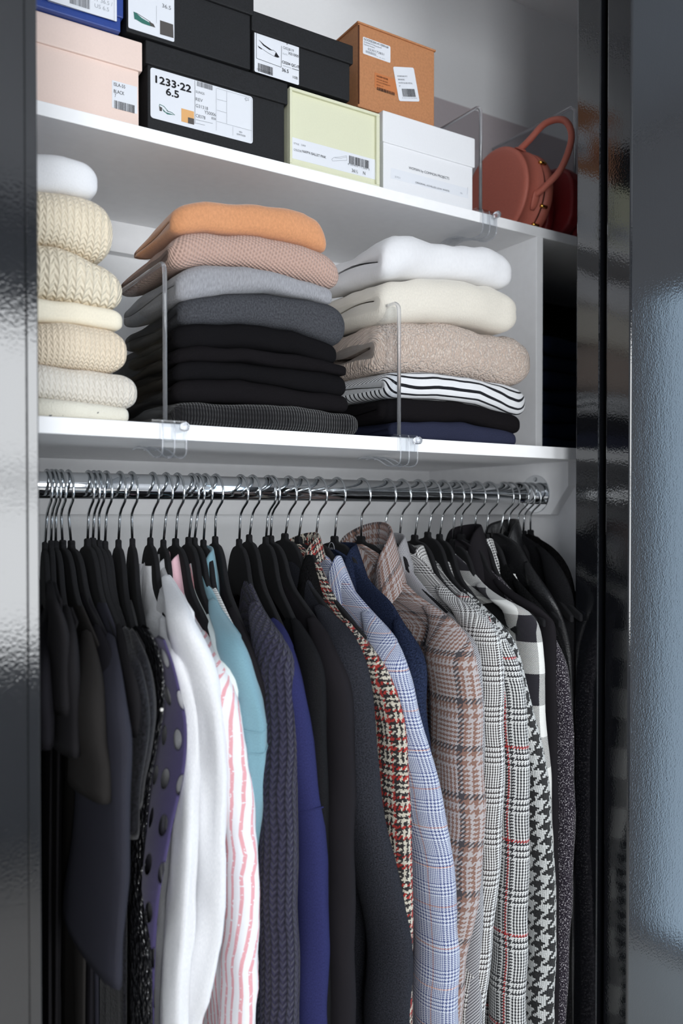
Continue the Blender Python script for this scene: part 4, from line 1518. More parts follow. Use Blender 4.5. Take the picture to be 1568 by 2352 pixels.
def garment(i, name, label, cat, sil, fab, top=None, sleeve=None, collar=None, T=0.016, fold=0.004, ymin=0.925, setback=0.03, drop=0.09, seed=0, zend=ZBOT, extra=None, nfold=5, sl_fab=None, tuck=0.0, turn=None, clear=0.010, wr=0.0015, seams=()):
    xh = stem_x[i]
    rnd = random.Random(i * 13 + seed)
    sil0 = sil
    if top:
        # start at the neckline
        s2 = []
        for a, b in zip(sil[:-1], sil[1:]):
            if b[1] <= top:
                continue
            if a[1] < top:
                k = (top - a[1]) / (b[1] - a[1])
                s2.append((a[0] + (b[0] - a[0]) * k, top))
            else:
                s2.append(a)
        s2.append(sil[-1])
        sil = s2
    kf = fit_turn(xh, sil0) if turn is None else turn
    YAWK[i] = kf
    W = sil_world(xh, sil, ymin, kf)
    P, vlen = resample(W, 84, zend)
    # neighbours hang side by side: push this one along its own sight line until it clears the one to the left
    if PREV:
        zp, xp = PREV[-1]
        for k in range(len(P)):
            if P[k][2] < H - 0.13:
                need = float(np.interp(-P[k][2], -zp, xp)) + clear * min(1.0, (H - 0.13 - P[k][2]) / 0.06)
                if P[k][0] < need:
                    f_ = min(need / P[k][0], 1.07 / P[k][1])
                    if f_ > 1:
                        P[k][0] *= f_
                        P[k][1] *= f_
                        P[k][2] = H + (P[k][2] - H) * f_
        for q in range(3):
            P[1:-1] = (P[:-2] + 2 * P[1:-1] + P[2:]) / 4
        P[:, 2] = np.minimum.accumulate(P[:, 2] - np.arange(len(P)) * 1e-6)
    PREV.append((P[:, 2].copy(), P[:, 0].copy()))
    gl = xh - stem_x[i - 1] if i else 0.03
    gr = stem_x[i + 1] - xh if i < 40 else 0.03
    T = min(T, max(0.0055, 0.42 * (gl + gr) * 0.5 + 0.004))
    ztop = P[0][2]
    ytip = P[:, 1].min()
    # height at which the shoulder ends
    ish = int(np.argmax(P[:, 1] < ytip + 0.022))
    zsh = P[ish][2]
    t = empty(name, (xh, Y_ROD, zend), label, cat, GROUP)
    ns = 15
    rows, U = [], []
    ph = [rnd.uniform(0, 6.28) for _ in range(4)]
    for k in range(len(P)):
        X, Y, Z = P[k]
        below = max(0.0, zsh - Z)
        sb = 0.0
        if sleeve:
            sb = setback * min(1.0, below / 0.05)
        Yf = Y + sb + tuck * min(1.0, below / 0.3)
        sh = X - xh
        Fp = np.array([X - (0.012 if sleeve else 0) * min(1, below / 0.05), Yf])
        Mp = np.array([xh + sh * 0.55, Y_ROD])
        Bp = np.array([xh + sh * 0.35, 2 * Y_ROD - max(Yf, 0.93)])
        half = (0.007 + (T - 0.007) * min(1.0, max(0, ztop - Z) / 0.14))
        fa = fold * min(1.0, below / 0.22)
        left, right, ul = [], [], []
        for m in range(ns + 1):
            s = 0.5 - 0.5 * math.cos(math.pi * m / ns)
            c = Fp * (1 - s) ** 2 + 2 * (2 * Mp - 0.5 * (Fp + Bp)) * 0.5 * 2 * s * (1 - s) * 0.5 + Bp * s * s + 0
            c = Fp * (1 - s) ** 2 + Mp * 2 * s * (1 - s) + Bp * s * s
            e = max(0.0, 1 - abs(2 * s - 1) ** 3.2) ** 0.55
            hw = half * e
            rip = fa * math.sin(2 * math.pi * nfold * s + ph[0] + 1.2 * math.sin(Z * 7 + ph[1])) * e
            rip += fa * 0.7 * math.sin(2 * math.pi * nfold * 1.9 * s + ph[2] + Z * 3) * e
            cz = max(0.0, 1 - ((s - 0.5) / (0.23 if collar else 0.36)) ** 2)
            zz = Z - drop * cz * max(0.0, 1 - (ztop - Z) / 0.34)
            w_ = wr * e * min(1.0, max(0.0, ztop - Z) / 0.05)
            n1 = mnoise.noise(Vector((c[1] * 22 + ph[3], zz * 12, i * 3.1))) * w_ + mnoise.noise(Vector((c[1] * 55, zz * 34 + ph[3], i * 1.7))) * w_ * 0.5
            left.append((c[0] - hw + rip - n1, c[1], zz))
            right.append((c[0] + hw + rip + n1, c[1], zz))
        loop = left + right[::-1][1:-1]
        rows.append(loop)
        ln = np.array(left)
        dl = np.concatenate([[0], np.cumsum(np.linalg.norm(np.diff(ln[:, :2], axis=0), axis=1))])
        nl = len(loop)
        ul = list(dl) + [2 * dl[-1] - dl[ns - q] for q in range(1, ns)]
        ul = list(dl) + [dl[-1] + (dl[-1] - dl[ns - q]) for q in range(1, ns)] + [2 * dl[-1]]
        U.append(ul)
    nr, nc = len(rows), len(rows[0])
    V = [p for r in rows for p in r]
    mesh('body', V, strip_grid(rows), fab, t, uv_loop(nr, nc, U, vlen), True)
    if sleeve:
        rx, ry = sleeve['rx'], sleeve['ry']
        zend_s = sleeve.get('end', None)
        if zend_s is not None:
            zend_s = H - (zend_s - 1182) / F * 1.02
        else:
            zend_s = zend - 0.02
        i0 = max(0, int(np.argmax(P[:, 2] < zsh + sleeve.get('head', 0.035))))
        rows, U, vl = [], [], []
        nseg = 22
        ph = [rnd.uniform(0, 6.28) for _ in range(5)]
        flare = sleeve.get('flare', 0.0)
        for k in range(i0, len(P)):
            X, Y, Z = P[k]
            if Z < zend_s:
                break
            q = (P[i0][2] - Z)
            g = min(1.0, q / 0.075)
            g = 0.28 + 0.72 * math.sin(g * math.pi / 2)
            fl = 1 + flare * max(0.0, (zsh - Z)) / max(0.02, (zsh - zend_s))
            ax, ay = rx * g, ry * g * fl
            e = math.sqrt((0.844 * ax) ** 2 + (0.536 * ay) ** 2)
            cx, cy = X - 0.844 * e, Y + 0.536 * e
            cy = max(cy, Y + 0.2 * ay)
            row, ul = [], [0.0]
            for m in range(nseg):
                an = 2 * math.pi * m / nseg + 0.6
                rp = 1 + sleeve.get('fold', 0.08) * min(1, q / 0.2) * (math.sin(3 * an + ph[0] + Z * 5 * math.sin(ph[1])) * 0.6 + math.sin(5 * an + ph[2] + Z * 9) * 0.4)
                rp += sleeve.get('crease', 0.03) * math.sin(Z * 46 + ph[3] + 2 * math.sin(an)) * min(1, q / 0.1)
                rp += wr * 22 * min(1, q / 0.08) * (mnoise.noise(Vector((math.cos(an) * 1.3, math.sin(an) * 1.3 + i, Z * 15))) + 0.6 * mnoise.noise(Vector((math.cos(an) * 2.6 + i, math.sin(an) * 2.6, Z * 38))))
                row.append((cx + ax * rp * math.cos(an), cy + ay * rp * math.sin(an), Z))
            rr = np.array(row + [row[0]])
            ul = list(np.concatenate([[0], np.cumsum(np.linalg.norm(np.diff(rr[:, :2], axis=0), axis=1))]))
            rows.append(row)
            U.append(ul)
            vl.append(vlen[k])
        if zend_s > zend:
            # turned-in hem
            cxy = np.mean(np.array(rows[-1]), axis=0)
            row = [tuple(cxy + (np.array(p) - cxy) * 0.86 + np.array([0, 0, 0.006])) for p in rows[-1]]
            rows.append(row)
            U.append(U[-1])
            vl.append(vl[-1] + 0.006)
        nr, nc = len(rows), len(rows[0])
        Fs = strip_grid(rows)
        uvs = uv_loop(nr, nc, U, vl)
        V = [p for r in rows for p in r]
        # close the sleeve head
        b = len(V)
        cen = np.mean(np.array(rows[0]), axis=0) + np.array([0, 0, 0.004])
        V.append(tuple(cen))
        for m in range(nc):
            Fs.append([b, (m + 1) % nc, m])
            uvs += [(U[0][m], vl[0] - 0.01), (U[0][m + 1], vl[0]), (U[0][m], vl[0])]
        mesh('sleeve', V, Fs, sl_fab or fab, t, uvs, True)
        for (py_, tl) in seams:
            zq = H - (py_ - 1182) / F * 1.05
            kk = int(np.argmin([abs(r_[0][2] - zq) for r_ in rows[:-1]]))
            a_, b_ = np.array(rows[kk]), np.array(rows[min(kk + 1, len(rows) - 1)])
            c_ = a_.mean(0)
            ring = [tuple(c_ + (p - c_) * np.array([1.012, 1.012, 1]) + np.array([0, 0, tl * (p[1] - c_[1])])) for p in a_]
            S().tube(ring + [ring[0], ring[1]], 0.0011, 6).build('seam', sl_fab or fab, t, True)
        # the far sleeve, mirrored to the back of the hanger
        Vb = [(xh + (p[0] - xh) * 0.4, 2 * Y_ROD - p[1], p[2]) for p in V]
        mesh('sleeve', Vb, [f[::-1] for f in Fs], sl_fab or fab, t, None, True)
    if collar:
        make_collar(t, xh, collar, fab)
    if extra:
        extra(t, xh, P)
    return t


def make_collar(t, xh, c, fab):
    """folded collar band round the neck, open towards the left (-X) where the garment is unbuttoned"""
    p = atX(c['p'][0], c['p'][1], xh + c.get('dx', 0.0))
    ay = max(0.025, Y_ROD - p.y)
    z0 = p.z
    ax = c.get('ax', 0.022)
    h = c.get('h', 0.05)
    fl = c.get('flare', 0.022)
    stand = c.get('stand', 0.012)
    back = c.get('back', 0.012)            # the collar is higher behind the neck
    mat = c.get('mat', fab)
    a0 = c.get('open', 115)
    rows, U, Vv = [], [], []
    angs = np.linspace(-a0, a0, 34)
    # profile from inner stand up over the fold and down outside
    prof = [(-0.004, -h * 0.75), (-0.003, -h * 0.3), (0.0, 0.0), (0.004, 0.0035), (0.008, 0.0), (0.008 + fl * 0.45, -h * 0.45), (0.008 + fl, -h)]
    prof = catmull([(a, b, 0) for a, b in prof], 3)
    for a in angs:
        r = math.radians(a)
        cx, cy = math.cos(r), math.sin(r)          # cx=1: behind the neck (+X), cy=-1: the shoulder towards the viewer
        zz = z0 + back * max(0.0, cx) - c.get('fall', 0.02) * max(0.0, -cx)
        tap = max(0.0, (abs(a) - 70) / (a0 - 70 + 1e-6))
        tap = 1 - math.sqrt(max(0.0, 1 - tap * tap))
        zz -= tap * h * 0.65
        pt = c.get('point', 0.0) * max(0.0, (abs(a) - 75) / (a0 - 75 + 1e-6))
        row, ul, acc = [], [], 0.0
        for q, (o, dz, _) in enumerate(prof):
            k = q / (len(prof) - 1)
            row.append((xh + c.get('dx', 0.0) + (ax + o * 0.55) * cx, Y_ROD + (ay + o * (1 - 0.5 * tap)) * cy, zz + dz - pt * max(0.0, k - 0.5) * 2))
            ul.append(-dz + o)
        rows.append(row)
        U.append(ul)
        Vv.append(math.radians(a) * (ay + ax) * 0.75)
    V = [p_ for r_ in rows for p_ in r_]
    uv = [(u, Vv[i_]) for i_, r_ in enumerate(U) for u in r_]
    uv = [(b, a) for a, b in uv]
    o = mesh('collar', V, strip_grid(rows, False), mat, t, uv, True)
    m = o.modifiers.new('thickness', 'SOLIDIFY')
    m.thickness = c.get('thick', 0.003)
    return o


def trim_piece(t, xh, P):
    a, b = atX(1178, 1318, xh - 0.012), atX(1187, 1343, xh - 0.012)
    V, Fc = [], []
    n = 10
    for i_ in range(n + 1):
        k = i_ / n
        y, z = a.y + (b.y - a.y) * k, a.z + (b.z - a.z) * k
        w_ = 0.0035 + 0.003 * k
        for q in range(8):
            an = 2 * math.pi * q / 8
            V.append((xh - 0.012 + 0.0035 * math.cos(an), y + w_ * math.sin(an) * (1 + 0.25 * math.sin(i_ * 2.1 + q)), z))
    for i_ in range(n):
        for q in range(8):
            Fc.append([i_ * 8 + q, i_ * 8 + (q + 1) % 8, i_ * 8 + 8 + (q + 1) % 8, i_ * 8 + 8 + q])
    mesh('trim', V, Fc, 'grey_trim', t, [(v[1], v[2]) for v in V], True, 'white woven trim')


def gold_button(t, xh, P):
    Yb = 0.992
    p = atY(1303, 2308, Yb)
    S().tube([(p.x, Yb, p.z), (p.x, Yb - 0.003, p.z), (p.x, Yb - 0.004, p.z)], [0.007, 0.007, 0.005], 16).build('button', 'button_gold', t, True, label='small gold button')


def bead(t, xh, P):
    p = atY(371, 1630, 0.922)
    V, Fc = [], []
    for i_ in range(7):
        th = math.pi * (i_ + 0.5) / 7
        for q in range(10):
            an = 2 * math.pi * q / 10
            V.append((p.x + 0.0022 * math.sin(th) * math.cos(an), p.y + 0.0022 * math.sin(th) * math.sin(an), p.z + 0.0022 * math.cos(th)))
    for i_ in range(6):
        for q in range(10):
            Fc.append([i_ * 10 + q, i_ * 10 + (q + 1) % 10, i_ * 10 + 10 + (q + 1) % 10, i_ * 10 + 10 + q])
    Fc += [list(range(10))[::-1], [60 + q for q in range(10)]]
    mesh('bead', V, Fc, 'pearl', t, None, True, 'tiny white bead')


SL = lambda rx=0.020, ry=0.034, **k: dict(rx=rx, ry=ry, **k)
g = garment
# --- the black garments at the left end
g(0, 'black_tee', 'black short-sleeved top hanging right next to the left door', 'blouse', [(103, 1265), (112, 1330), (116, 1420), (124, 1500), (131, 1570), (136, 1640), (138, 1700), (138, 2352)], 'black_jersey', top=1400, sleeve=SL(0.013, 0.036, end=1675), setback=0.07, T=0.010, ymin=0.95)
g(1, 'black_tee', 'black sheer top with wide neck, second from the left door', 'blouse', [(117, 1262), (124, 1335), (141, 1383), (172, 1434), (180, 1500), (178, 1560), (182, 1640), (176, 1800), (172, 2352)], 'black_crepe', top=1338, sleeve=SL(0.010, 0.036, end=1620), setback=0.07, T=0.010, ymin=0.95)
g(2, 'black_blouse', 'black blouse with turned-up cuff, third from the left door', 'blouse', [(128, 1262), (150, 1340), (166, 1400), (186, 1450), (198, 1520), (203, 1600), (203, 1668), (195, 2352)], 'black_crepe', top=1395, sleeve=SL(0.012, 0.040, end=1682), setback=0.075, T=0.010, ymin=0.945)
g(3, 'black_tee', 'brownish black top whose wide sleeve ends in a slanted hem', 'blouse', [(144, 1262), (172, 1330), (190, 1395), (215, 1450), (240, 1510), (258, 1570), (264, 1640), (272, 1710), (283, 1758), (270, 2352)], 'brown_black', top=1392, sleeve=SL(0.016, 0.052, end=1775, flare=0.35), setback=0.09, T=0.012, ymin=0.93)
g(4, 'black_tee', 'black short-sleeved top, its rounded sleeve beside the charcoal one', 'blouse', [(164, 1262), (186, 1330), (205, 1372), (235, 1440), (265, 1485), (283, 1545), (291, 1610), (291, 1690), (285, 2352)], 'black_jersey', top=1362, sleeve=SL(0.013, 0.044, end=1700), setback=0.09, T=0.010, ymin=0.93)
g(5, 'charcoal_blouse', 'charcoal top with a very wide boxy sleeve hanging low', 'blouse', [(201, 1260), (222, 1330), (245, 1390), (268, 1450), (300, 1530), (322, 1600), (333, 1670), (336, 1800), (335, 2000), (329, 2125), (326, 2352)], 'charcoal_jersey', top=1385, sleeve=SL(0.016, 0.075, end=2125, flare=0.45, fold=0.04), setback=0.13, T=0.012, ymin=0.925)
g(6, 'black_dress', 'black dress with slim straps right behind the charcoal top', 'dress', [(213, 1258), (240, 1330), (262, 1400), (290, 1455), (318, 1520), (333, 1580), (338, 1640), (334, 1720), (320, 2352)], 'black_crepe', top=1440, clear=0.0045, sleeve=SL(0.010, 0.030, end=1660), setback=0.05, T=0.010, tuck=0.08)
g(7, 'velvet_blouse', 'black velvet top with shimmering sleeve near the polka dot lace', 'blouse', [(227, 1262), (250, 1330), (272, 1400), (300, 1450), (330, 1520), (348, 1580), (355, 1650), (345, 1740), (330, 1850), (325, 2352)], 'black_velvet', top=1445, clear=0.0045, sleeve=SL(0.011, 0.030, end=1900), T=0.010, tuck=0.05)
g(8, 'ruffled_blouse', 'black ruffled top with a tiny bead, left of the sequin dress', 'blouse', [(241, 1262), (262, 1330), (285, 1400), (315, 1455), (345, 1510), (362, 1580), (366, 1640), (350, 1740), (332, 1850), (330, 2352)], 'black_velvet', extra=bead, top=1450, clear=0.0045, sleeve=SL(0.011, 0.026, end=1850), T=0.010)
g(9, 'sequin_dress', 'black sequin dress glittering below the boxy charcoal sleeve', 'dress', [(272, 1260), (290, 1320), (310, 1390), (340, 1440), (366, 1490), (376, 1550), (374, 1640), (352, 1750), (335, 1880), (332, 2060), (345, 2180), (348, 2352)], 'sequin_black', top=1445, clear=0.0045, T=0.016, fold=0.006)
g(10, 'eyelet_dress', 'navy dress with large round cut-out holes beside the white shirt', 'dress', [(304, 1258), (325, 1320), (350, 1400), (372, 1450), (385, 1490), (401, 1530), (413, 1590), (426, 1640), (429, 1700), (421, 1790), (406, 1850), (376, 2000), (361, 2100), (352, 2352)], 'eyelet_navy', top=1470, clear=0.0045, T=0.012, fold=0.003, nfold=3)
# --- shirts
g(11, 'white_shirt', 'white linen shirt with white collar, left of the two white shirts', 'shirt', [(345, 1300), (352, 1345), (375, 1400), (405, 1470), (435, 1530), (456, 1600), (466, 1680), (466, 1800), (460, 1950), (450, 2100), (435, 2352)], 'white_linen', wr=0.006, clear=0.030, sleeve=SL(0.0125, 0.030, fold=0.16), T=0.014, fold=0.008, collar=dict(p=(348, 1297), h=0.058, ax=0.020, flare=0.030, point=0.02))
g(12, 'white_shirt', 'white linen shirt with a pink collar', 'shirt', [(375, 1300), (398, 1335), (440, 1400), (480, 1480), (510, 1560), (525, 1640), (529, 1750), (526, 1900), (521, 2050), (513, 2135), (498, 2200), (475, 2300), (462, 2352)], 'white_linen', wr=0.0075, clear=0.024, sleeve=SL(0.019, 0.034, fold=0.16), T=0.014, fold=0.008, collar=dict(p=(384, 1290), h=0.055, ax=0.020, flare=0.026, mat='pink_collar', point=0.02))
g(13, 'striped_shirt', 'white shirt with broad pink stripes', 'shirt', [(403, 1310), (425, 1350), (470, 1440), (515, 1510), (545, 1580), (556, 1630), (568, 1710), (582, 1800), (594, 1930), (598, 2100), (594, 2250), (590, 2352)], 'pink_stripe', wr=0.006, clear=0.018, sleeve=SL(0.019, 0.036, fold=0.10), T=0.012, fold=0.004, collar=dict(p=(420, 1311), h=0.05, ax=0.020, flare=0.026, point=0.02))
g(14, 'pale_shirt', 'pale mint shirt, only a sliver showing behind the pink striped one', 'shirt', [(433, 1310), (450, 1345), (482, 1410), (524, 1480), (551, 1540), (559, 1580), (561, 1700), (572, 1900), (575, 2352)], 'mint_cotton', sleeve=SL(0.012, 0.024), T=0.010, collar=dict(p=(446, 1320), h=0.05, ax=0.018, flare=0.022))
g(15, 'chambray_shirt', 'light blue chambray shirt with upturned collar', 'shirt', [(446, 1300), (480, 1345), (516, 1410), (562, 1470), (590, 1550), (608, 1620), (614, 1700), (610, 1780), (603, 1860), (598, 1930), (588, 2352)], 'chambray', wr=0.006, seams=((1648, 0.35), (1690, 0.35)), sleeve=SL(0.017, 0.034, fold=0.10), T=0.012, fold=0.004, collar=dict(p=(472, 1281), h=0.062, ax=0.018, flare=0.018, point=0.02))
g(16, 'striped_tee', 'thin black and white striped top peeking out behind the chambray shirt', 'blouse', [(467, 1310), (496, 1352), (526, 1416), (556, 1478), (585, 1560), (600, 1650), (600, 2352)], 'stripe_tee', T=0.008, top=1345)
g(17, 'black_shirt', 'slim black shirt between the chambray shirt and the chunky navy knit', 'shirt', [(494, 1290), (515, 1330), (540, 1400), (580, 1480), (608, 1560), (625, 1650), (631, 1720), (622, 1900), (613, 2100), (616, 2352)], 'black_suit', sleeve=SL(0.012, 0.028), T=0.010, top=1318)
# --- knitwear and dark coats
g(18, 'cable_cardigan', 'chunky navy knitted cardigan with rope-like ribs', 'cardigan', [(549, 1290), (580, 1345), (605, 1400), (640, 1450), (672, 1495), (684, 1550), (687, 1700), (685, 2000), (689, 2352)], 'cable_navy', top=1335, sleeve=SL(0.025, 0.034, fold=0.03), T=0.018, fold=0.003)
g(19, 'navy_cardigan', 'bright navy wool cardigan with a seam across the sleeve', 'cardigan', [(572, 1290), (610, 1360), (640, 1425), (662, 1455), (690, 1530), (710, 1620), (725, 1720), (738, 1800), (747, 1880), (754, 2000), (757, 2100), (753, 2352)], 'navy_wool', top=1425, seams=((1888, -0.4),), sleeve=SL(0.022, 0.036, fold=0.04), T=0.016, fold=0.003)
g(20, 'black_cardigan', 'black wool cardigan directly right of the navy one', 'cardigan', [(610, 1300), (650, 1370), (690, 1430), (730, 1490), (746, 1540), (751, 1650), (753, 1760), (757, 1880), (762, 2352)], 'black_wool', top=1425, sleeve=SL(0.016, 0.030, fold=0.05), T=0.014)
g(21, 'black_coat', 'smooth black wool coat left of the charcoal boucle coat', 'coat', [(621, 1290), (655, 1335), (700, 1390), (760, 1460), (798, 1530), (813, 1590), (818, 1700), (817, 1900), (816, 2352)], 'black_suit', top=1325, sleeve=SL(0.022, 0.036, fold=0.05), T=0.016)
g(22, 'boucle_coat', 'charcoal boucle coat with fuzzy collar left of the red tweed jacket', 'coat', [(654, 1280), (700, 1310), (735, 1380), (790, 1432), (830, 1482), (850, 1560), (862, 1640), (868, 1780), (890, 1900), (920, 2030), (938, 2100), (946, 2200), (941, 2352)], 'charcoal_boucle', top=1290, sleeve=SL(0.026, 0.042, fold=0.04), T=0.018, collar=dict(p=(700, 1275), h=0.07, ax=0.024, flare=0.03, mat='black_fuzzy', back=-0.01))
# --- jackets
g(23, 'tweed_jacket', 'red, cream and black tweed jacket', 'jacket', [(685, 1250), (712, 1270), (740, 1305), (758, 1352), (797, 1420), (851, 1480), (883, 1520), (907, 1570), (926, 1650), (936, 1750), (941, 1900), (946, 1990), (947, 2100), (946, 2352)], 'tweed_red', sleeve=SL(0.017, 0.034, fold=0.08), T=0.014, collar=dict(p=(712, 1250), h=0.030, ax=0.026, flare=0.012, back=0.014))
g(24, 'glen_blazer', 'light blue glen plaid blazer with thin orange lines', 'blazer', [(724, 1262), (765, 1288), (805, 1347), (860, 1411), (915, 1471), (941, 1550), (966, 1640), (986, 1720), (1008, 1800), (1031, 1930), (1044, 2040), (1049, 2150), (1049, 2352)], 'glen_blue', sleeve=SL(0.026, 0.042, fold=0.04), T=0.018, collar=dict(p=(768, 1277), h=0.055, ax=0.026, flare=0.032, back=-0.01, point=0.02))
g(25, 'boucle_jacket', 'navy boucle jacket between the blue blazer and the brown plaid coat', 'jacket', [(768, 1262), (815, 1288), (858, 1347), (900, 1382), (925, 1430), (960, 1476), (977, 1512), (980, 1560), (978, 1640), (1000, 1800), (1035, 2000), (1040, 2352)], 'navy_boucle', sleeve=SL(0.020, 0.032, fold=0.03), T=0.014, collar=dict(p=(800, 1262), h=0.055, ax=0.026, flare=0.026, back=0.006))
g(26, 'plaid_coat', 'brown and grey plaid coat with dark window lines and raised collar', 'coat', [(829, 1250), (885, 1282), (925, 1335), (972, 1378), (1028, 1412), (1069, 1450), (1085, 1490), (1096, 1560), (1101, 1700), (1102, 1900), (1096, 2000), (1081, 2100), (1064, 2200), (1056, 2352)], 'plaid_brown', sleeve=SL(0.027, 0.050, fold=0.06), setback=0.045, T=0.022, collar=dict(p=(880, 1252), h=0.075, ax=0.034, flare=0.030, back=0.032, thick=0.004))
g(27, 'herringbone_jacket', 'grey herringbone jacket, a sliver behind the brown plaid coat', 'jacket', [(880, 1250), (925, 1282), (960, 1332), (1012, 1388), (1062, 1432), (1094, 1482), (1102, 1540), (1106, 1700), (1102, 2352)], 'herring_grey', sleeve=SL(0.014, 0.030), T=0.012, collar=dict(p=(915, 1250), h=0.05, ax=0.024, flare=0.018, back=0.014))
g(28, 'houndstooth_blazer', 'brown and white houndstooth blazer right of the brown plaid coat', 'blazer', [(917, 1262), (965, 1280), (1000, 1322), (1046, 1370), (1100, 1402), (1138, 1441), (1150, 1482), (1154, 1700), (1151, 1850), (1143, 2000), (1121, 2200), (1109, 2352)], 'hound_brown', sleeve=SL(0.024, 0.036, fold=0.03), T=0.018, collar=dict(p=(955, 1258), h=0.055, ax=0.028, flare=0.028, back=0.0))
g(30, 'glen_blazer', 'black and white glen plaid blazer with thin red lines', 'blazer', [(982, 1275), (1015, 1302), (1050, 1345), (1110, 1402), (1150, 1450), (1180, 1500), (1197, 1560), (1207, 1640), (1212, 1800), (1209, 2000), (1202, 2352)], 'glen_red', sleeve=SL(0.022, 0.034, fold=0.03), T=0.016, ymin=0.94, collar=dict(p=(1018, 1290), h=0.055, ax=0.026, flare=0.028, back=-0.012, mat='hound_brown'))
g(31, 'houndstooth_coat', 'coat in large shaggy black and white houndstooth', 'coat', [(1009, 1300), (1045, 1335), (1090, 1372), (1150, 1432), (1185, 1480), (1201, 1550), (1220, 1630), (1242, 1700), (1257, 1800), (1267, 1950), (1274, 2100), (1268, 2352)], 'hound_big', sleeve=SL(0.020, 0.032, fold=0.04), T=0.014, ymin=0.95, top=1310)
g(32, 'check_coat', 'black and white buffalo check coat', 'coat', [(1040, 1270), (1075, 1298), (1110, 1342), (1160, 1377), (1218, 1404), (1238, 1450), (1244, 1560), (1250, 1680), (1258, 1760), (1264, 1900), (1264, 2352)], 'buffalo', sleeve=SL(0.020, 0.034, fold=0.04), T=0.014, ymin=0.96, collar=dict(p=(1062, 1265), h=0.06, ax=0.026, flare=0.030, back=-0.015))
g(33, 'black_blazer', 'plain black blazer with raised lapel beside the buffalo check coat', 'blazer', [(1059, 1240), (1098, 1262), (1126, 1312), (1175, 1357), (1235, 1392), (1259, 1424), (1272, 1500), (1277, 2352)], 'black_suit', sleeve=SL(0.012, 0.028), T=0.012, ymin=0.975, collar=dict(p=(1085, 1222), h=0.075, ax=0.032, flare=0.030, back=0.010))
g(34, 'speckled_coat', 'dark coat with white flecks and a small gingham collar near the right door', 'coat', [(1091, 1245), (1122, 1292), (1180, 1362), (1245, 1427), (1271, 1464), (1296, 1522), (1307, 1600), (1312, 1750), (1313, 1900), (1306, 2050), (1293, 2352)], 'speckled_tweed', sleeve=SL(0.018, 0.034, fold=0.04), T=0.014, ymin=0.985, collar=dict(p=(1113, 1238), h=0.06, ax=0.028, flare=0.03, back=-0.006, mat='gingham'))
g(35, 'fuzzy_jacket', 'black fuzzy jacket with a scrap of white trim near the right door', 'jacket', [(1116, 1250), (1150, 1280), (1190, 1335), (1250, 1402), (1285, 1470), (1305, 1600), (1308, 2352)], 'black_fuzzy', extra=trim_piece, sleeve=SL(0.012, 0.026), T=0.012, ymin=0.99, collar=dict(p=(1140, 1262), h=0.06, ax=0.026, flare=0.026, back=-0.01))
g(36, 'leather_jacket', 'black leather jacket with shiny raised collar', 'jacket', [(1146, 1225), (1188, 1245), (1222, 1305), (1268, 1372), (1298, 1450), (1312, 1600), (1316, 2352)], 'black_leather', extra=gold_button, sleeve=SL(0.012, 0.026), T=0.012, ymin=0.995, collar=dict(p=(1172, 1212), h=0.085, ax=0.032, flare=0.028, back=0.012))
g(38, 'black_coat', 'dull black coat in the dark right corner of the rod', 'coat', [(1189, 1220), (1226, 1245), (1262, 1272), (1297, 1325), (1311, 1375), (1318, 1500), (1320, 2352)], 'black_wool', sleeve=SL(0.012, 0.026), T=0.012, ymin=1.0)
g(40, 'fur_jacket', 'furry black jacket last on the rod against the side panel', 'jacket', [(1214, 1226), (1258, 1248), (1297, 1292), (1313, 1352), (1319, 1500), (1321, 2352)], 'black_pile', sleeve=SL(0.010, 0.026), T=0.010, ymin=1.005)

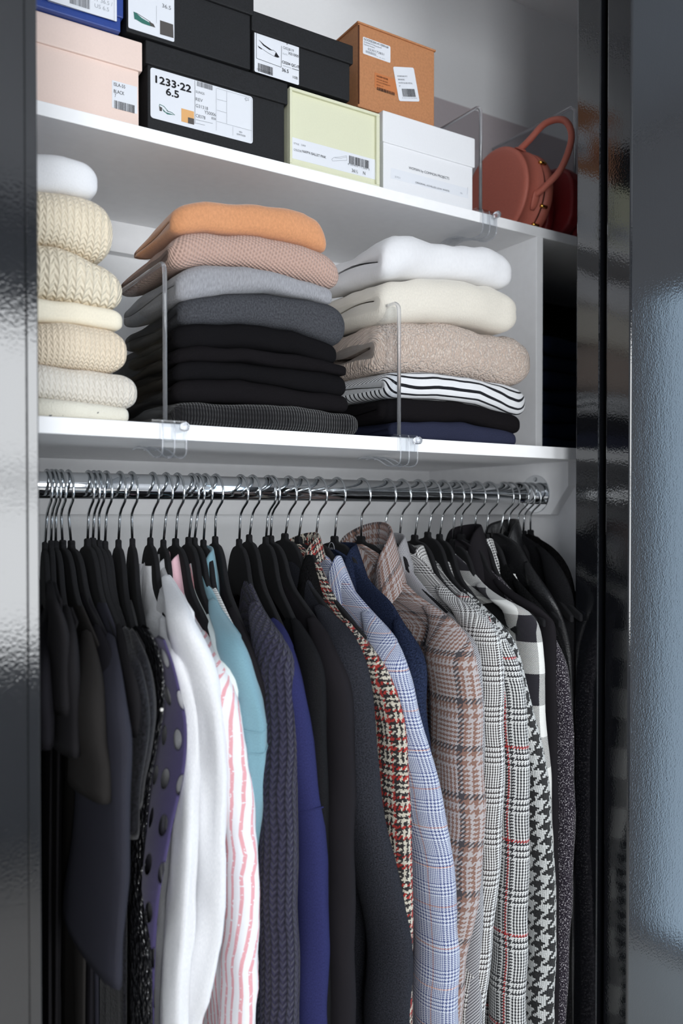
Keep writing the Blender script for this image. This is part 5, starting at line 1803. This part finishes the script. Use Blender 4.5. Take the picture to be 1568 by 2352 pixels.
HN = {0: 'holding the black top next to the left door', 1: 'holding the sheer wide-necked black top', 2: 'holding the black blouse with turned-up cuff', 3: 'holding the brownish black top', 4: 'holding the short-sleeved top beside the charcoal one',
      5: 'holding the wide-sleeved charcoal top', 6: 'holding the black dress with slim straps', 7: 'holding the black velvet top', 8: 'holding the ruffled black top', 9: 'holding the sequin dress', 10: 'holding the navy cut-out dress',
      11: 'holding the left white shirt', 12: 'holding the white shirt with pink collar', 13: 'holding the pink striped shirt', 14: 'holding the pale mint shirt', 15: 'holding the chambray shirt', 16: 'holding the thin striped top',
      17: 'holding the slim black shirt', 18: 'holding the chunky navy cardigan', 19: 'holding the bright navy cardigan', 20: 'holding the black wool cardigan', 21: 'holding the smooth black coat', 22: 'holding the charcoal boucle coat',
      23: 'holding the red tweed jacket', 24: 'holding the blue glen plaid blazer', 25: 'holding the navy boucle jacket', 26: 'inside the raised collar of the brown plaid coat', 27: 'holding the herringbone jacket', 28: 'holding the brown houndstooth blazer',
      29: 'between the houndstooth and the glen plaid blazers', 30: 'holding the glen plaid blazer with red lines', 31: 'holding the large houndstooth coat', 32: 'holding the buffalo check coat', 33: 'holding the plain black blazer', 34: 'holding the flecked coat with gingham collar',
      35: 'holding the black fuzzy jacket', 36: 'holding the black leather jacket', 37: 'just behind the leather jacket', 38: 'holding the dull black coat', 39: 'second to last on the rod', 40: 'last on the rod beside the chrome flange'}
for i in range(41):
    hanger(i, 'black velvet hanger ' + HN[i])

# the outlined oval emblem with two letters on the head of one hanger
hx = atY(HX[25][0], HX[25][1], Y_ROD).x - 0.0042
pc = atX(761, 1263, hx)
hang25 = [o for o in COL.objects if o.name.startswith('hanger') and o.type == 'EMPTY' and 'navy boucle' in o['label']][0]
ring = [(hx, pc.y + 0.0088 * math.cos(a), pc.z + 0.0118 * math.sin(a)) for a in np.linspace(0, 2 * math.pi, 33)]
em = S().tube(ring, 0.0006, 6, cap=False, up=(1, 0, 0)).build('emblem', 'ink_pale', hang25, True, label='thin grey oval emblem')
V, Fc = text_mesh('M')
wv = V[:, 0].max() - V[:, 0].min()
for dy in (0.0052, -0.0006):
    P = np.stack([np.full(len(V), hx - 0.0002), pc.y + dy - (V[:, 0] - V[:, 0].min()) / wv * 0.0048, pc.z - 0.004 + V[:, 1] / 0.7 * 0.0085], 1)
    mesh('lettering', P, Fc, 'ink_pale', em)
